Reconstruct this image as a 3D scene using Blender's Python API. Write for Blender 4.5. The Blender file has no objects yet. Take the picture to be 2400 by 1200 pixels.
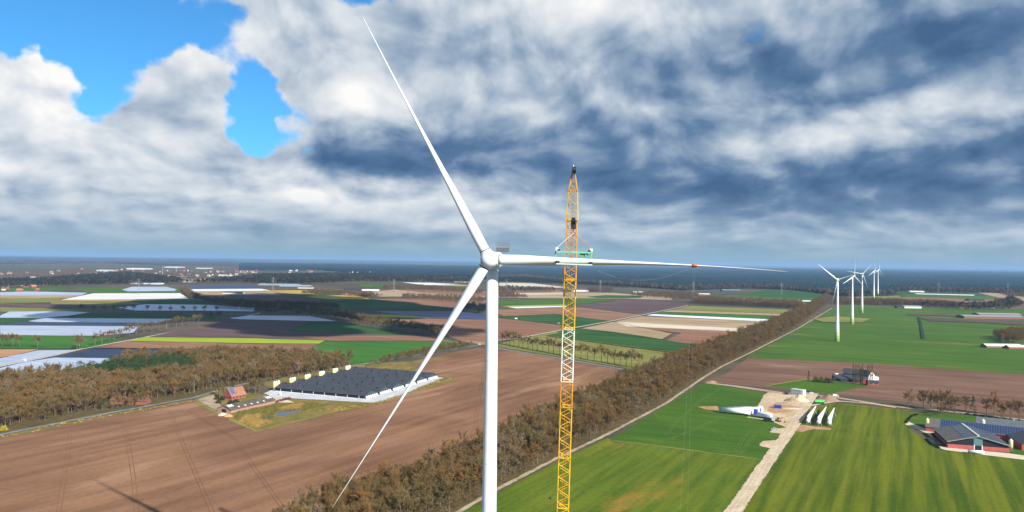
import bpy, math, random
import numpy as np
from mathutils import Vector, Matrix

R = math.radians
random.seed(7)
SC = bpy.context.scene
COL = SC.collection

# ------------------------------------------------------------------ camera
FPX, CAMH = 1800.0, 120.0            # focal length in pixels of a 2400 px wide frame; flying height in metres
ROLL, PITCH = math.atan(0.0142), math.atan(12.0 / 1800.0)
fw = Vector((0, math.cos(PITCH), math.sin(PITCH)))
up0 = Vector((0, -math.sin(PITCH), math.cos(PITCH)))
rt = Vector((1, 0, 0)) * math.cos(ROLL) + up0 * math.sin(ROLL)
up = up0 * math.cos(ROLL) - Vector((1, 0, 0)) * math.sin(ROLL)
CAM = Vector((0, 0, CAMH))
cd = bpy.data.cameras.new('camera')
cam = bpy.data.objects.new('camera', cd)
COL.objects.link(cam)
cam.matrix_world = Matrix(((rt.x, up.x, -fw.x, 0), (rt.y, up.y, -fw.y, 0), (rt.z, up.z, -fw.z, CAMH), (0, 0, 0, 1)))
cd.sensor_width = 36.0
cd.lens = 36.0 * FPX / 2400.0
cd.clip_start, cd.clip_end = 1.0, 200000.0
SC.camera = cam


def ray(px, py):
    return fw + rt * ((px - 1200) / FPX) + up * ((600 - py) / FPX)


def G(px, py, z=0.0):
    """photo pixel -> point on the horizontal plane z"""
    d = ray(px, py)
    t = (z - CAMH) / d.z
    return CAM + d * t


def PD(px, py, y):
    """photo pixel -> point at distance y in front of the camera"""
    d = ray(px, py)
    return CAM + d * (y / d.y)


def to_px(p):
    v = Vector(p) - CAM
    w = v.dot(fw)
    return 1200 + FPX * v.dot(rt) / w, 600 - FPX * v.dot(up) / w


# ------------------------------------------------------------------ node helper
class NT:
    def __init__(s, tree):
        s.t = tree
        s.n = tree.nodes
        s.l = tree.links

    def put(s, sock, v):
        if v is None:
            return
        if hasattr(v, 'is_linked') or isinstance(v, bpy.types.NodeSocket):
            s.l.new(v, sock)
        else:
            sock.default_value = v

    def m(s, op, a, b=None, c=None, clamp=False):
        n = s.n.new('ShaderNodeMath')
        n.operation = op
        n.use_clamp = clamp
        for i, v in enumerate((a, b, c)):
            s.put(n.inputs[i], v)
        return n.outputs[0]

    def xyz(s, x, y, z):
        n = s.n.new('ShaderNodeCombineXYZ')
        for i, v in enumerate((x, y, z)):
            s.put(n.inputs[i], v)
        return n.outputs[0]

    def sep(s, v):
        n = s.n.new('ShaderNodeSeparateXYZ')
        s.put(n.inputs[0], v)
        return n.outputs

    def vm(s, op, a, b):
        n = s.n.new('ShaderNodeVectorMath')
        n.operation = op
        s.put(n.inputs[0], a)
        s.put(n.inputs[3 if op == 'SCALE' else 1], b)
        return n.outputs[0]

    def noise(s, vec, scale, detail=4, rough=0.5, dist=0.0, color=False):
        n = s.n.new('ShaderNodeTexNoise')
        s.put(n.inputs['Vector'], vec)
        n.inputs['Scale'].default_value = scale
        n.inputs['Detail'].default_value = detail
        n.inputs['Roughness'].default_value = rough
        n.inputs['Distortion'].default_value = dist
        return n.outputs[1 if color else 0]

    def mapping(s, vec, loc=(0, 0, 0), rot=(0, 0, 0), scale=(1, 1, 1), kind='POINT'):
        n = s.n.new('ShaderNodeMapping')
        n.vector_type = kind
        s.put(n.inputs[0], vec)
        n.inputs['Location'].default_value = loc
        n.inputs['Rotation'].default_value = rot
        n.inputs['Scale'].default_value = scale
        return n.outputs[0]

    def mix(s, f, a, b, blend='MIX'):
        n = s.n.new('ShaderNodeMix')
        n.data_type = 'RGBA'
        n.blend_type = blend
        n.clamp_factor = True
        s.put(n.inputs[0], f)
        for i, v in ((6, a), (7, b)):
            if isinstance(v, tuple) and len(v) == 3:
                v = v + (1,)
            s.put(n.inputs[i], v)
        return n.outputs[2]

    def step(s, v, a, b, lo=0.0, hi=1.0):
        n = s.n.new('ShaderNodeMapRange')
        n.interpolation_type = 'SMOOTHSTEP'
        s.put(n.inputs[0], v)
        for i, q in enumerate((a, b, lo, hi)):
            n.inputs[i + 1].default_value = q
        return n.outputs[0]

    def ramp(s, f, stops):
        n = s.n.new('ShaderNodeValToRGB')
        s.put(n.inputs[0], f)
        e = n.color_ramp.elements
        while len(e) < len(stops):
            e.new(0.5)
        for q, (p, c) in zip(e, stops):
            q.position = p
            q.color = tuple(c) + (1,) if len(c) == 3 else c
        return n.outputs[0]


# ------------------------------------------------------------------ sky
SUN_EL = R(30.7)
SUN_AZ = R(140.7)                     # clockwise from +Y: behind the camera, to the right
sun_dir = Vector((math.sin(SUN_AZ) * math.cos(SUN_EL), math.cos(SUN_AZ) * math.cos(SUN_EL), math.sin(SUN_EL)))
world = bpy.data.worlds.new('World')
SC.world = world
world.use_nodes = True
w = NT(world.node_tree)
w.n.clear()
sky = w.n.new('ShaderNodeTexSky')
sky.sky_type = 'NISHITA'
sky.sun_disc = False
sky.sun_elevation = SUN_EL
sky.sun_rotation = SUN_AZ
sky.altitude = 100
sky.air_density, sky.dust_density, sky.ozone_density = 1.0, 0.3, 3.0
tc = w.n.new('ShaderNodeTexCoord')
dx, dy, dz = w.sep(tc.outputs['Generated'])
az = w.m('ARCTAN2', dx, dy)
el = w.m('MAXIMUM', dz, 0.0)
base2 = w.xyz(az, el, 0.0)
wob = w.noise(tc.outputs['Generated'], 7.0, 5, 0.6, color=True)
wob = w.vm('SCALE', w.vm('SUBTRACT', wob, (0.5, 0.5, 0.5)), 0.10)
ae = w.vm('ADD', base2, w.vm('MULTIPLY', wob, (1.3, 0.8, 0.0)))


def sky_px(px, py):
    d = ray(px, py).normalized()
    return math.atan2(d.x, d.y), d.z


def blob_sum(items, start=0.0):
    """items: (px, py, rx, ry, tilt degrees, amount) cloud masses given by where they stand in the sky"""
    acc = None
    for (px, py, rx, ry, tl, amt) in items:
        a, e = sky_px(px, py)
        v = w.mapping(ae, (a, e, 0), (0, 0, R(tl)), (rx / FPX, ry / FPX, 1.0), 'TEXTURE')
        g = w.n.new('ShaderNodeTexGradient')
        g.gradient_type = 'SPHERICAL'
        w.l.new(v, g.inputs[0])
        s_ = w.m('POWER', g.outputs[1], 0.7)
        acc = w.m('MULTIPLY_ADD', s_, amt, acc if acc is not None else start)
    return acc


CC = 0.10
q = w.xyz(w.m('MULTIPLY', az, 5.8),
          w.m('MULTIPLY', w.m('LOGARITHM', w.m('ADD', el, CC), 2.718), 2.5), 0.0)
wob2 = w.vm('SUBTRACT', w.noise(q, 0.9, 1.0, 0.5, color=True), (0.5, 0.5, 0.5))
q = w.vm('ADD', q, w.vm('SCALE', wob2, 0.55))


def flat_noise(vec, scale, detail, rough, dist):
    o_ = w.noise(vec, scale, detail, rough, dist)
    o_.node.noise_dimensions = '2D'
    return o_


def billow(vec, scale, detail, rough=0.45):
    """rounded cauliflower heads"""
    n = w.n.new('ShaderNodeTexVoronoi')
    n.voronoi_dimensions = '2D'
    n.feature = 'SMOOTH_F1'
    n.normalize = True
    w.l.new(vec, n.inputs['Vector'])
    n.inputs['Scale'].default_value = scale
    n.inputs['Detail'].default_value = detail
    n.inputs['Roughness'].default_value = rough
    n.inputs['Lacunarity'].default_value = 2.2
    n.inputs['Smoothness'].default_value = 0.35
    return w.m('SUBTRACT', 1.0, n.outputs['Distance'])


def cloud_height(vec, fine):
    bg_ = flat_noise(vec, 0.9, 2.0, 0.5, 0.0)
    de_ = flat_noise(vec, 2.0, 7.0 if fine else 2.0, 0.50, 0.0)
    bi_ = billow(vec, 1.5, 3.0 if fine else 1.0)
    h_ = w.m('MULTIPLY_ADD', bg_, 0.42, w.m('MULTIPLY_ADD', de_, 0.26, w.m('MULTIPLY', bi_, 0.30)))
    return h_, de_, bi_


n0, det, bil = cloud_height(q, True)
n1, det1, bil1 = cloud_height(w.vm('ADD', q, (0.07, 0.15, 0.0)), False)
rel = w.m('SUBTRACT', n0, n1)
# cloud cover: solid to the right, broken to the left, open blue at the top left
cover = blob_sum([
    (1700, 250, 1400, 700, 0, 0.36), (820, 210, 400, 330, 0, 0.24), (400, 500, 900, 230, 0, 0.28),
    (1500, 560, 2200, 230, 0, 0.26), (395, 215, 150, 110, 0, 0.30), (150, 165, 95, 70, 0, 0.30),
    (10, 190, 80, 110, 0, 0.22), (60, 380, 480, 120, 0, 0.20), (90, 30, 150, 70, 20, 0.20), (640, 70, 200, 90, 0, 0.12),
    (330, 40, 500, 160, 0, -0.36), (240, 200, 95, 180, 20, -0.30), (560, 210, 70, 190, 10, -0.30), (625, 300, 180, 70, -10, -0.42),
    (880, 5, 200, 60, 0, -0.34), (1140, 425, 280, 50, 0, -0.42), (60, 110, 120, 60, 0, -0.16),
    (745, 105, 110, 60, 0, -0.16), (-700, 300, 900, 500, 0, 0.2), (3200, 300, 900, 600, 0, 0.3)], 0.0)
dens = w.m('ADD', w.m('MULTIPLY_ADD', w.m('SUBTRACT', n0, 0.5), 1.25, 0.5), cover)
edge = w.m('MULTIPLY_ADD', w.m('SUBTRACT', det, 0.5), 0.30, dens)
alpha = w.step(edge, 0.50, 0.64)
# brightness: sunlit heads against shaded, thick undersides
bright = blob_sum([
    (1650, -60, 900, 170, 0, 0.40), (820, 225, 150, 95, 0, 0.42), (700, 170, 380, 240, 0, 0.22),
    (2230, 262, 480, 85, 14, 0.28), (1850, 335, 330, 75, 12, 0.22), (1360, 270, 420, 110, -4, 0.14),
    (1250, 130, 300, 190, 0, 0.16), (930, 470, 560, 85, 0, 0.36), (250, 400, 700, 190, 0, 0.26),
    (60, 420, 260, 130, 0, 0.10), (370, 180, 260, 170, 0, 0.24), (20, 180, 190, 190, 0, 0.28),
    (2000, 545, 900, 60, 0, 0.12), (1450, 505, 460, 70, 0, 0.14), (150, 150, 140, 100, 0, 0.22), (100, 40, 220, 110, 0, 0.2),
    (800, 372, 330, 100, 0, -0.32), (1250, 365, 460, 80, 0, -0.26), (2050, 425, 800, 95, 4, -0.30),
    (1700, 190, 520, 110, -12, -0.12), (2330, 120, 300, 200, 0, -0.18), (1500, 460, 420, 60, 0, -0.14),
    (390, 262, 170, 50, 0, -0.14), (200, 530, 1100, 80, 0, -0.10), (2150, 490, 560, 60, 0, -0.10), (1750, 190, 900, 260, 0, -0.10), (600, 560, 1500, 90, 0, 0.10)], 0.42)
lit = w.m('MULTIPLY_ADD', rel, 1.75, bright)
lit = w.m('MULTIPLY_ADD', w.m('SUBTRACT', det, 0.5), 0.26, lit)
lit = w.m('MULTIPLY_ADD', w.m('SUBTRACT', bil, 0.62), 0.30, lit)
lit = w.m('MULTIPLY_ADD', w.m('SUBTRACT', flat_noise(q, 7.5, 5.0, 0.55, 0.0), 0.5), 0.16, lit)
lit = w.m('ADD', lit, w.step(dens, 0.46, 0.75, 0.10, -0.02))
ccol = w.ramp(lit, [(0.0, (0.065, 0.135, 0.27)), (0.22, (0.12, 0.215, 0.37)), (0.45, (0.32, 0.42, 0.55)),
                    (0.70, (0.64, 0.70, 0.77)), (1.0, (1.0, 0.99, 0.97))])
ccol = w.mix(w.step(el, 0.015, 0.10), w.mix(0.5, ccol, (0.33, 0.47, 0.60)), ccol)
ccol = w.mix(1.0, ccol, (10.2, 10.2, 10.2), 'MULTIPLY')
low = w.step(el, 0.0, 0.038, 0.92, 0.0)
blue = w.mix(1.0, sky.outputs[0], (0.46, 1.12, 1.52), 'MULTIPLY')
allc = w.mix(alpha, blue, ccol)
allc = w.mix(low, allc, (2.9, 4.5, 5.4))
bg = w.n.new('ShaderNodeBackground')
w.l.new(allc, bg.inputs[0])
bg.inputs[1].default_value = 0.064
wo = w.n.new('ShaderNodeOutputWorld')
w.l.new(bg.outputs[0], wo.inputs[0])

# ------------------------------------------------------------------ sun, exposure
sl = bpy.data.lights.new('sun', 'SUN')
sl.energy = 5.0
sl.angle = R(0.53)
sl.color = (1.0, 0.955, 0.89)
so = bpy.data.objects.new('sun', sl)
COL.objects.link(so)
so.rotation_euler = (-sun_dir).to_track_quat('-Z', 'Y').to_euler()
so.location = (0, 0, 400)
SC.view_settings.view_transform = 'Standard'
SC.view_settings.look = 'None'
SC.view_settings.exposure = 0.62
SC.view_settings.gamma = 1.0
SC.view_settings.use_curve_mapping = False
SC.render.engine = 'CYCLES'
SC.cycles.use_denoising = True
SC.cycles.max_bounces = 6
SC.cycles.diffuse_bounces = 2
SC.cycles.glossy_bounces = 2
SC.cycles.transparent_max_bounces = 12
SC.cycles.volume_bounces = 0

# ------------------------------------------------------------------ mesh helpers
class MB:
    def __init__(s):
        s.v, s.f, s.mi = [], [], []

    def add(s, vs, fs, mi=0):
        o = len(s.v)
        s.v += [tuple(p) for p in vs]
        s.f += [tuple(i + o for i in f) for f in fs]
        s.mi += [mi] * len(fs)
        return s

    def box(s, x0, x1, y0, y1, z0, z1, mi=0, M=None):
        vs = [Vector((x, y, z)) for z in (z0, z1) for y in (y0, y1) for x in (x0, x1)]
        if M is not None:
            vs = [M @ p for p in vs]
        return s.add(vs, [(0, 2, 3, 1), (4, 5, 7, 6), (0, 1, 5, 4), (2, 6, 7, 3), (0, 4, 6, 2), (1, 3, 7, 5)], mi)

    def tube(s, a, b, r0, r1=None, n=6, mi=0, caps=True):
        a, b = Vector(a), Vector(b)
        r1 = r0 if r1 is None else r1
        d = (b - a)
        if d.length < 1e-6:
            return s
        d.normalize()
        h = Vector((0, 0, 1)) if abs(d.z) < 0.9 else Vector((1, 0, 0))
        u = d.cross(h).normalized()
        v = d.cross(u)
        ring = [(math.cos(2 * math.pi * k / n), math.sin(2 * math.pi * k / n)) for k in range(n)]
        vs = [a + (u * c + v * q) * r0 for c, q in ring] + [b + (u * c + v * q) * r1 for c, q in ring]
        fs = [(k, k + n, (k + 1) % n + n, (k + 1) % n) for k in range(n)]
        if caps:
            fs += [tuple(range(n)), tuple(range(2 * n - 1, n - 1, -1))]
        return s.add(vs, fs, mi)

    def path(s, pts, r, n=5, mi=0):
        for a, b in zip(pts, pts[1:]):
            s.tube(a, b, r, r, n, mi)
        return s

    def lathe(s, prof, n=20, mi=0, c=(0, 0, 0)):
        """prof: (radius, z) from bottom to top, about the vertical through c"""
        vs, fs = [], []
        for r, z in prof:
            for k in range(n):
                t = 2 * math.pi * k / n
                vs.append((c[0] + r * math.cos(t), c[1] + r * math.sin(t), c[2] + z))
        for i in range(len(prof) - 1):
            for k in range(n):
                fs.append((i * n + k, i * n + (k + 1) % n, (i + 1) * n + (k + 1) % n, (i + 1) * n + k))
        fs.append(tuple(range(n - 1, -1, -1)))
        fs.append(tuple((len(prof) - 1) * n + k for k in range(n)))
        return s.add(vs, fs, mi)

    def loft(s, rings, mi=0, cap=True):
        n = len(rings[0])
        vs = [p for r in rings for p in r]
        fs = [(i * n + k, i * n + (k + 1) % n, (i + 1) * n + (k + 1) % n, (i + 1) * n + k)
              for i in range(len(rings) - 1) for k in range(n)]
        if cap:
            fs += [tuple(range(n - 1, -1, -1)), tuple((len(rings) - 1) * n + k for k in range(n))]
        return s.add(vs, fs, mi)

    def prism(s, prof, y0, y1, mi=0):
        """prof: (x, z) outline, counter-clockwise seen from -y, swept along y"""
        n = len(prof)
        vs = [(x, y0, z) for x, z in prof] + [(x, y1, z) for x, z in prof]
        fs = [(k, (k + 1) % n, (k + 1) % n + n, k + n) for k in range(n)]
        fs += [tuple(range(n - 1, -1, -1)), tuple(range(n, 2 * n))]
        return s.add(vs, fs, mi)

    def mesh(s, name, mats, smooth=False):
        me = bpy.data.meshes.new(name)
        me.from_pydata(s.v, [], s.f)
        for m in (mats if isinstance(mats, (list, tuple)) else [mats]):
            me.materials.append(m)
        if any(s.mi):
            me.polygons.foreach_set('material_index', s.mi)
        if smooth:
            me.polygons.foreach_set('use_smooth', [True] * len(me.polygons))
        me.update()
        return me

    def build(s, name, mats, parent=None, smooth=False):
        return obj(name, s.mesh(name, mats, smooth), parent)


def obj(name, data, parent=None):
    o = bpy.data.objects.new(name, data)
    COL.objects.link(o)
    if parent is not None:
        o.parent = parent
    return o


def tag(o, label=None, cat=None, group=None, kind=None):
    for k, v in (('label', label), ('category', cat), ('group', group), ('kind', kind)):
        if v:
            o[k] = v
    return o


def thing(name, label, cat, loc=(0, 0, 0), rz=0.0, group=None):
    o = obj(name, None)
    o.location = loc
    o.rotation_euler = (0, 0, rz)
    o.empty_display_size = 0.5
    return tag(o, label, cat, group)


def copy_tree(src, loc, rz=0.0, scale=None, label=None, group=None):
    c = src.copy()
    COL.objects.link(c)
    c.location = loc
    c.rotation_euler = (0, 0, rz)
    if scale is not None:
        c.scale = scale if isinstance(scale, tuple) else (scale,) * 3
    tag(c, label, None, group)
    for ch in src.children:
        k = ch.copy()
        COL.objects.link(k)
        k.parent = c
        for g in ch.children:
            h = g.copy()
            COL.objects.link(h)
            h.parent = k
    return c


# ------------------------------------------------------------------ materials
MATS = {}


def mat(name, col, rough=0.8, metal=0.0, var=0.0, scale=1.0, spec=0.3, col2=None):
    if name in MATS:
        return MATS[name]
    m = bpy.data.materials.new(name)
    m.use_nodes = True
    t = NT(m.node_tree)
    b = t.n['Principled BSDF']
    b.inputs['Roughness'].default_value = rough
    b.inputs['Metallic'].default_value = metal
    b.inputs['Specular IOR Level'].default_value = spec
    if var or col2:
        g = t.n.new('ShaderNodeNewGeometry')
        f = t.noise(g.outputs['Position'], scale, 5, 0.6)
        f = t.step(f, 0.3, 0.7)
        c2 = col2 or tuple(max(0, c * (1 - var)) for c in col)
        t.l.new(t.mix(f, c2, col), b.inputs['Base Color'])
    else:
        b.inputs['Base Color'].default_value = col + (1,)
    MATS[name] = m
    return m


def field_mat(name, a, b, c=None, angle=0.0, row=0.25, along=0.012, blotch=0.006, stripe=0.6, rough=0.95, spec=0.1, speck=0.0, sharp=(0.35, 0.65)):
    """a field: base colours a..b in streaks along the rows, c in large patches"""
    if name in MATS:
        return MATS[name]
    m = bpy.data.materials.new(name)
    m.use_nodes = True
    t = NT(m.node_tree)
    bs = t.n['Principled BSDF']
    bs.inputs['Roughness'].default_value = rough
    bs.inputs['Specular IOR Level'].default_value = spec
    g = t.n.new('ShaderNodeNewGeometry').outputs['Position']
    st = t.mapping(t.mapping(g, rot=(0, 0, R(angle))), scale=(row, along, 1))
    f1 = t.step(t.noise(st, 1.0, 4, 0.6), *sharp)
    f2 = t.step(t.noise(g, blotch, 4, 0.55, 0.6), 0.38, 0.64)
    f = t.m('ADD', t.m('MULTIPLY', f1, stripe), t.m('MULTIPLY', f2, 1 - stripe))
    col = t.mix(f, a, b)
    if c is not None:
        f3 = t.step(t.noise(t.mapping(t.mapping(g, rot=(0, 0, R(angle))), scale=(1, 0.25, 1)), blotch * 3.2, 5, 0.6, 0.4), 0.56, 0.72)
        col = t.mix(t.m('MULTIPLY', f3, 0.75), col, c)
    if speck:
        f4 = t.step(t.noise(g, 0.35, 3, 0.7), 0.35, 0.7)
        col = t.mix(t.m('MULTIPLY', f4, speck), col, t.mix(1.0, col, (0.45, 0.45, 0.45), 'MULTIPLY'))
    t.l.new(col, bs.inputs['Base Color'])
    MATS[name] = m
    return m


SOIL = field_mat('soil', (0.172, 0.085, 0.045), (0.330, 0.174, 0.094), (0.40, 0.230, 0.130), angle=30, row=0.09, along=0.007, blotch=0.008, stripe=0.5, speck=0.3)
SOIL2 = field_mat('soil_far', (0.20, 0.098, 0.055), (0.33, 0.175, 0.10), (0.38, 0.24, 0.14), angle=-65, row=0.06, along=0.006, blotch=0.004, stripe=0.6)
SOIL_RIGHT = field_mat('soil_right', (0.140, 0.074, 0.048), (0.245, 0.135, 0.088), (0.30, 0.20, 0.12), angle=-66, row=0.07, along=0.006, blotch=0.006, stripe=0.6, speck=0.3)
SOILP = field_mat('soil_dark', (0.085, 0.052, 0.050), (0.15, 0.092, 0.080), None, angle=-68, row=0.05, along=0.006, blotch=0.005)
TAN = field_mat('stubble', (0.30, 0.21, 0.115), (0.47, 0.345, 0.205), (0.38, 0.24, 0.14), angle=-68, row=0.05, along=0.005, blotch=0.006)
CREAM = field_mat('pale_soil', (0.55, 0.46, 0.33), (0.70, 0.62, 0.48), None, angle=-68, row=0.08, along=0.006)
YEL = field_mat('yellow_crop', (0.42, 0.27, 0.045), (0.56, 0.39, 0.08), None, angle=-68, row=0.05, along=0.006)
ORANGE = field_mat('light_soil', (0.40, 0.22, 0.10), (0.50, 0.30, 0.16), None, angle=-68, row=0.05, along=0.006)
GRASS = field_mat('grass', (0.046, 0.112, 0.010), (0.090, 0.170, 0.015), (0.135, 0.175, 0.022), angle=-64, row=0.16, along=0.012, blotch=0.009, stripe=0.45, speck=0.4)
GRASS_OL = field_mat('grass_olive', (0.070, 0.122, 0.009), (0.155, 0.190, 0.015), (0.32, 0.19, 0.035), angle=28, row=0.20, along=0.010, blotch=0.011, stripe=0.65, speck=0.4)
GRASS_R = field_mat('grass_striped', (0.055, 0.095, 0.006), (0.170, 0.192, 0.012), (0.15, 0.165, 0.02), angle=27, row=0.15, along=0.005, blotch=0.010, stripe=0.78, speck=0.35)
GRASS_MID = field_mat('grass_meadow', (0.050, 0.118, 0.012), (0.088, 0.160, 0.018), (0.20, 0.185, 0.045), angle=-66, row=0.05, along=0.005, blotch=0.007, stripe=0.6, speck=0.35)
GRASS_BR = field_mat('grass_bright', (0.036, 0.130, 0.014), (0.062, 0.180, 0.022), None, angle=-60, row=0.05, along=0.008, blotch=0.006, speck=0.25)
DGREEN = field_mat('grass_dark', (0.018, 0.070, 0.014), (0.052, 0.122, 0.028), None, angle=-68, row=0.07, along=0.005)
OLIVE = field_mat('olive_field', (0.13, 0.15, 0.030), (0.28, 0.25, 0.068), (0.11, 0.17, 0.03), angle=-68, row=0.08, along=0.005)
LIME = field_mat('lime_crop', (0.24, 0.33, 0.015), (0.34, 0.42, 0.025), (0.19, 0.30, 0.015), angle=-68, row=0.1, along=0.01)
PLASTIC = field_mat('crop_film', (0.32, 0.36, 0.44), (0.58, 0.61, 0.68), (0.28, 0.34, 0.46), angle=-68, row=0.22, along=0.010, blotch=0.006, stripe=0.6, rough=0.45, spec=0.5)
WHITE_FILM = field_mat('white_film', (0.78, 0.78, 0.77), (0.86, 0.86, 0.86), None, angle=-68, row=0.2, along=0.01, rough=0.5)
CREAM_FILM = field_mat('cream_film', (0.66, 0.62, 0.57), (0.80, 0.77, 0.73), None, angle=-68, row=0.08, along=0.006, rough=0.6)
NAVY = field_mat('black_film', (0.010, 0.013, 0.032), (0.024, 0.030, 0.062), None, angle=-68, row=0.2, along=0.01, rough=0.5, spec=0.4)
NAVY2 = field_mat('blue_film', (0.030, 0.045, 0.12), (0.055, 0.075, 0.17), None, angle=-68, row=0.08, along=0.008, rough=0.5)
SAND = field_mat('sand', (0.50, 0.365, 0.225), (0.68, 0.53, 0.355), (0.46, 0.28, 0.145), angle=30, row=0.25, along=0.05, blotch=0.03, stripe=0.4, speck=0.35)
SAND_RED = field_mat('red_sand', (0.40, 0.21, 0.10), (0.50, 0.31, 0.18), (0.55, 0.42, 0.28), angle=20, row=0.3, along=0.06, blotch=0.05, speck=0.35)
GRAVEL = field_mat('gravel', (0.52, 0.40, 0.26), (0.70, 0.57, 0.40), (0.42, 0.31, 0.19), angle=27, row=0.9, along=0.03, blotch=0.05, stripe=0.6, speck=0.4)
TRACK = field_mat('track_sand', (0.34, 0.265, 0.17), (0.52, 0.42, 0.29), (0.20, 0.17, 0.08), angle=28, row=0.9, along=0.05, blotch=0.06, stripe=0.4, speck=0.4)
DIRT = field_mat('dirt_road', (0.36, 0.25, 0.17), (0.50, 0.38, 0.27), (0.24, 0.17, 0.11), angle=-68, row=0.4, along=0.03, blotch=0.03, speck=0.3)
ROAD = field_mat('pale_road', (0.42, 0.37, 0.28), (0.54, 0.49, 0.39), None, angle=0, row=0.1, along=0.1, blotch=0.05)
ASPH = field_mat('asphalt', (0.16, 0.16, 0.165), (0.26, 0.26, 0.26), None, angle=0, row=0.1, along=0.1, blotch=0.08)
CONC = field_mat('concrete', (0.46, 0.47, 0.48), (0.60, 0.60, 0.60), (0.42, 0.42, 0.42), angle=20, row=0.2, along=0.1, blotch=0.06)
VERGE = field_mat('rough_verge', (0.15, 0.14, 0.030), (0.30, 0.20, 0.065), (0.08, 0.13, 0.02), angle=20, row=0.12, along=0.05, blotch=0.05, stripe=0.5, speck=0.4)
WOODFLOOR = field_mat('wood_floor', (0.095, 0.075, 0.030), (0.16, 0.115, 0.05), (0.075, 0.105, 0.022), angle=20, row=0.15, along=0.1, blotch=0.03, speck=0.5)
SHRUBSOIL = field_mat('far_country', (0.050, 0.058, 0.034), (0.155, 0.110, 0.075), (0.055, 0.105, 0.035), angle=-86, row=0.012, along=0.0012, blotch=0.002, stripe=0.6)

# ------------------------------------------------------------------ ground and fields
gm = MB()
gm.add([(-70000, -3000, 0), (70000, -3000, 0), (70000, 62000, 0), (-70000, 62000, 0)], [(0, 1, 2, 3)])
tag(gm.build('ground', SHRUBSOIL), 'flat open country running out to the horizon', 'ground', kind='structure')

LAYER = [0, 0]          # sheets laid so far: far ones, near ones


def layer_z(far):
    k = 0 if far >= 900 else 1
    LAYER[k] += 1
    return (0.05 + 0.012 * LAYER[0]) if k == 0 else 0.012 + 0.004 * LAYER[1]


def sheet(name, pts, m, z=None, world=False, step=None):
    P = [Vector((p[0], p[1], 0)) for p in pts] if world else [G(*p) for p in pts]
    if z is None:
        z = layer_z(min(p.y for p in P))
    if min(p.y for p in P) < 900:
        rj = random.Random(len(P) + int(P[0].x))
        Q = []
        for i, p in enumerate(P):
            q_ = P[(i + 1) % len(P)]
            n_ = max(1, min(60, int((q_ - p).length / 7)))
            for k in range(n_):
                c_ = p.lerp(q_, k / n_)
                Q.append(c_ + Vector((rj.uniform(-.45, .45), rj.uniform(-.45, .45), 0)))
        P = Q
    b = MB()
    b.add([(p.x, p.y, z) for p in P], [tuple(range(len(P)))])
    o = b.build(name, m)
    a = sum(P[i].x * P[(i + 1) % len(P)].y - P[(i + 1) % len(P)].x * P[i].y for i in range(len(P)))
    if a < 0:
        o.data.flip_normals()
    o['kind'] = 'structure'
    return o


def strip(name, pts, width, m, z=None, world=False, jag=0.0, seg=None):
    P = [Vector((p[0], p[1], 0)) for p in pts] if world else [G(*p) for p in pts]
    if seg:
        Q = []
        for a, b in zip(P, P[1:]):
            n = max(1, int((b - a).length / seg))
            Q += [a.lerp(b, k / n) for k in range(n)]
        P = Q + [P[-1]]
    if z is None:
        z = layer_z(min(p.y for p in P))
    rg = random.Random(len(pts) * 7 + int(width * 10))
    L, Rr = [], []
    for i, p in enumerate(P):
        d = (P[min(i + 1, len(P) - 1)] - P[max(i - 1, 0)]).normalized()
        nrm = Vector((-d.y, d.x, 0))
        L.append(p + nrm * (width / 2 + rg.uniform(-jag, jag)))
        Rr.append(p - nrm * (width / 2 + rg.uniform(-jag, jag)))
    b = MB()
    for i in range(len(P) - 1):
        q4 = [L[i], L[i + 1], Rr[i + 1], Rr[i]]
        b.add([(p.x, p.y, z) for p in q4], [(3, 2, 1, 0)])
    o = b.build(name, m)
    o['kind'] = 'structure'
    return o


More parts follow.
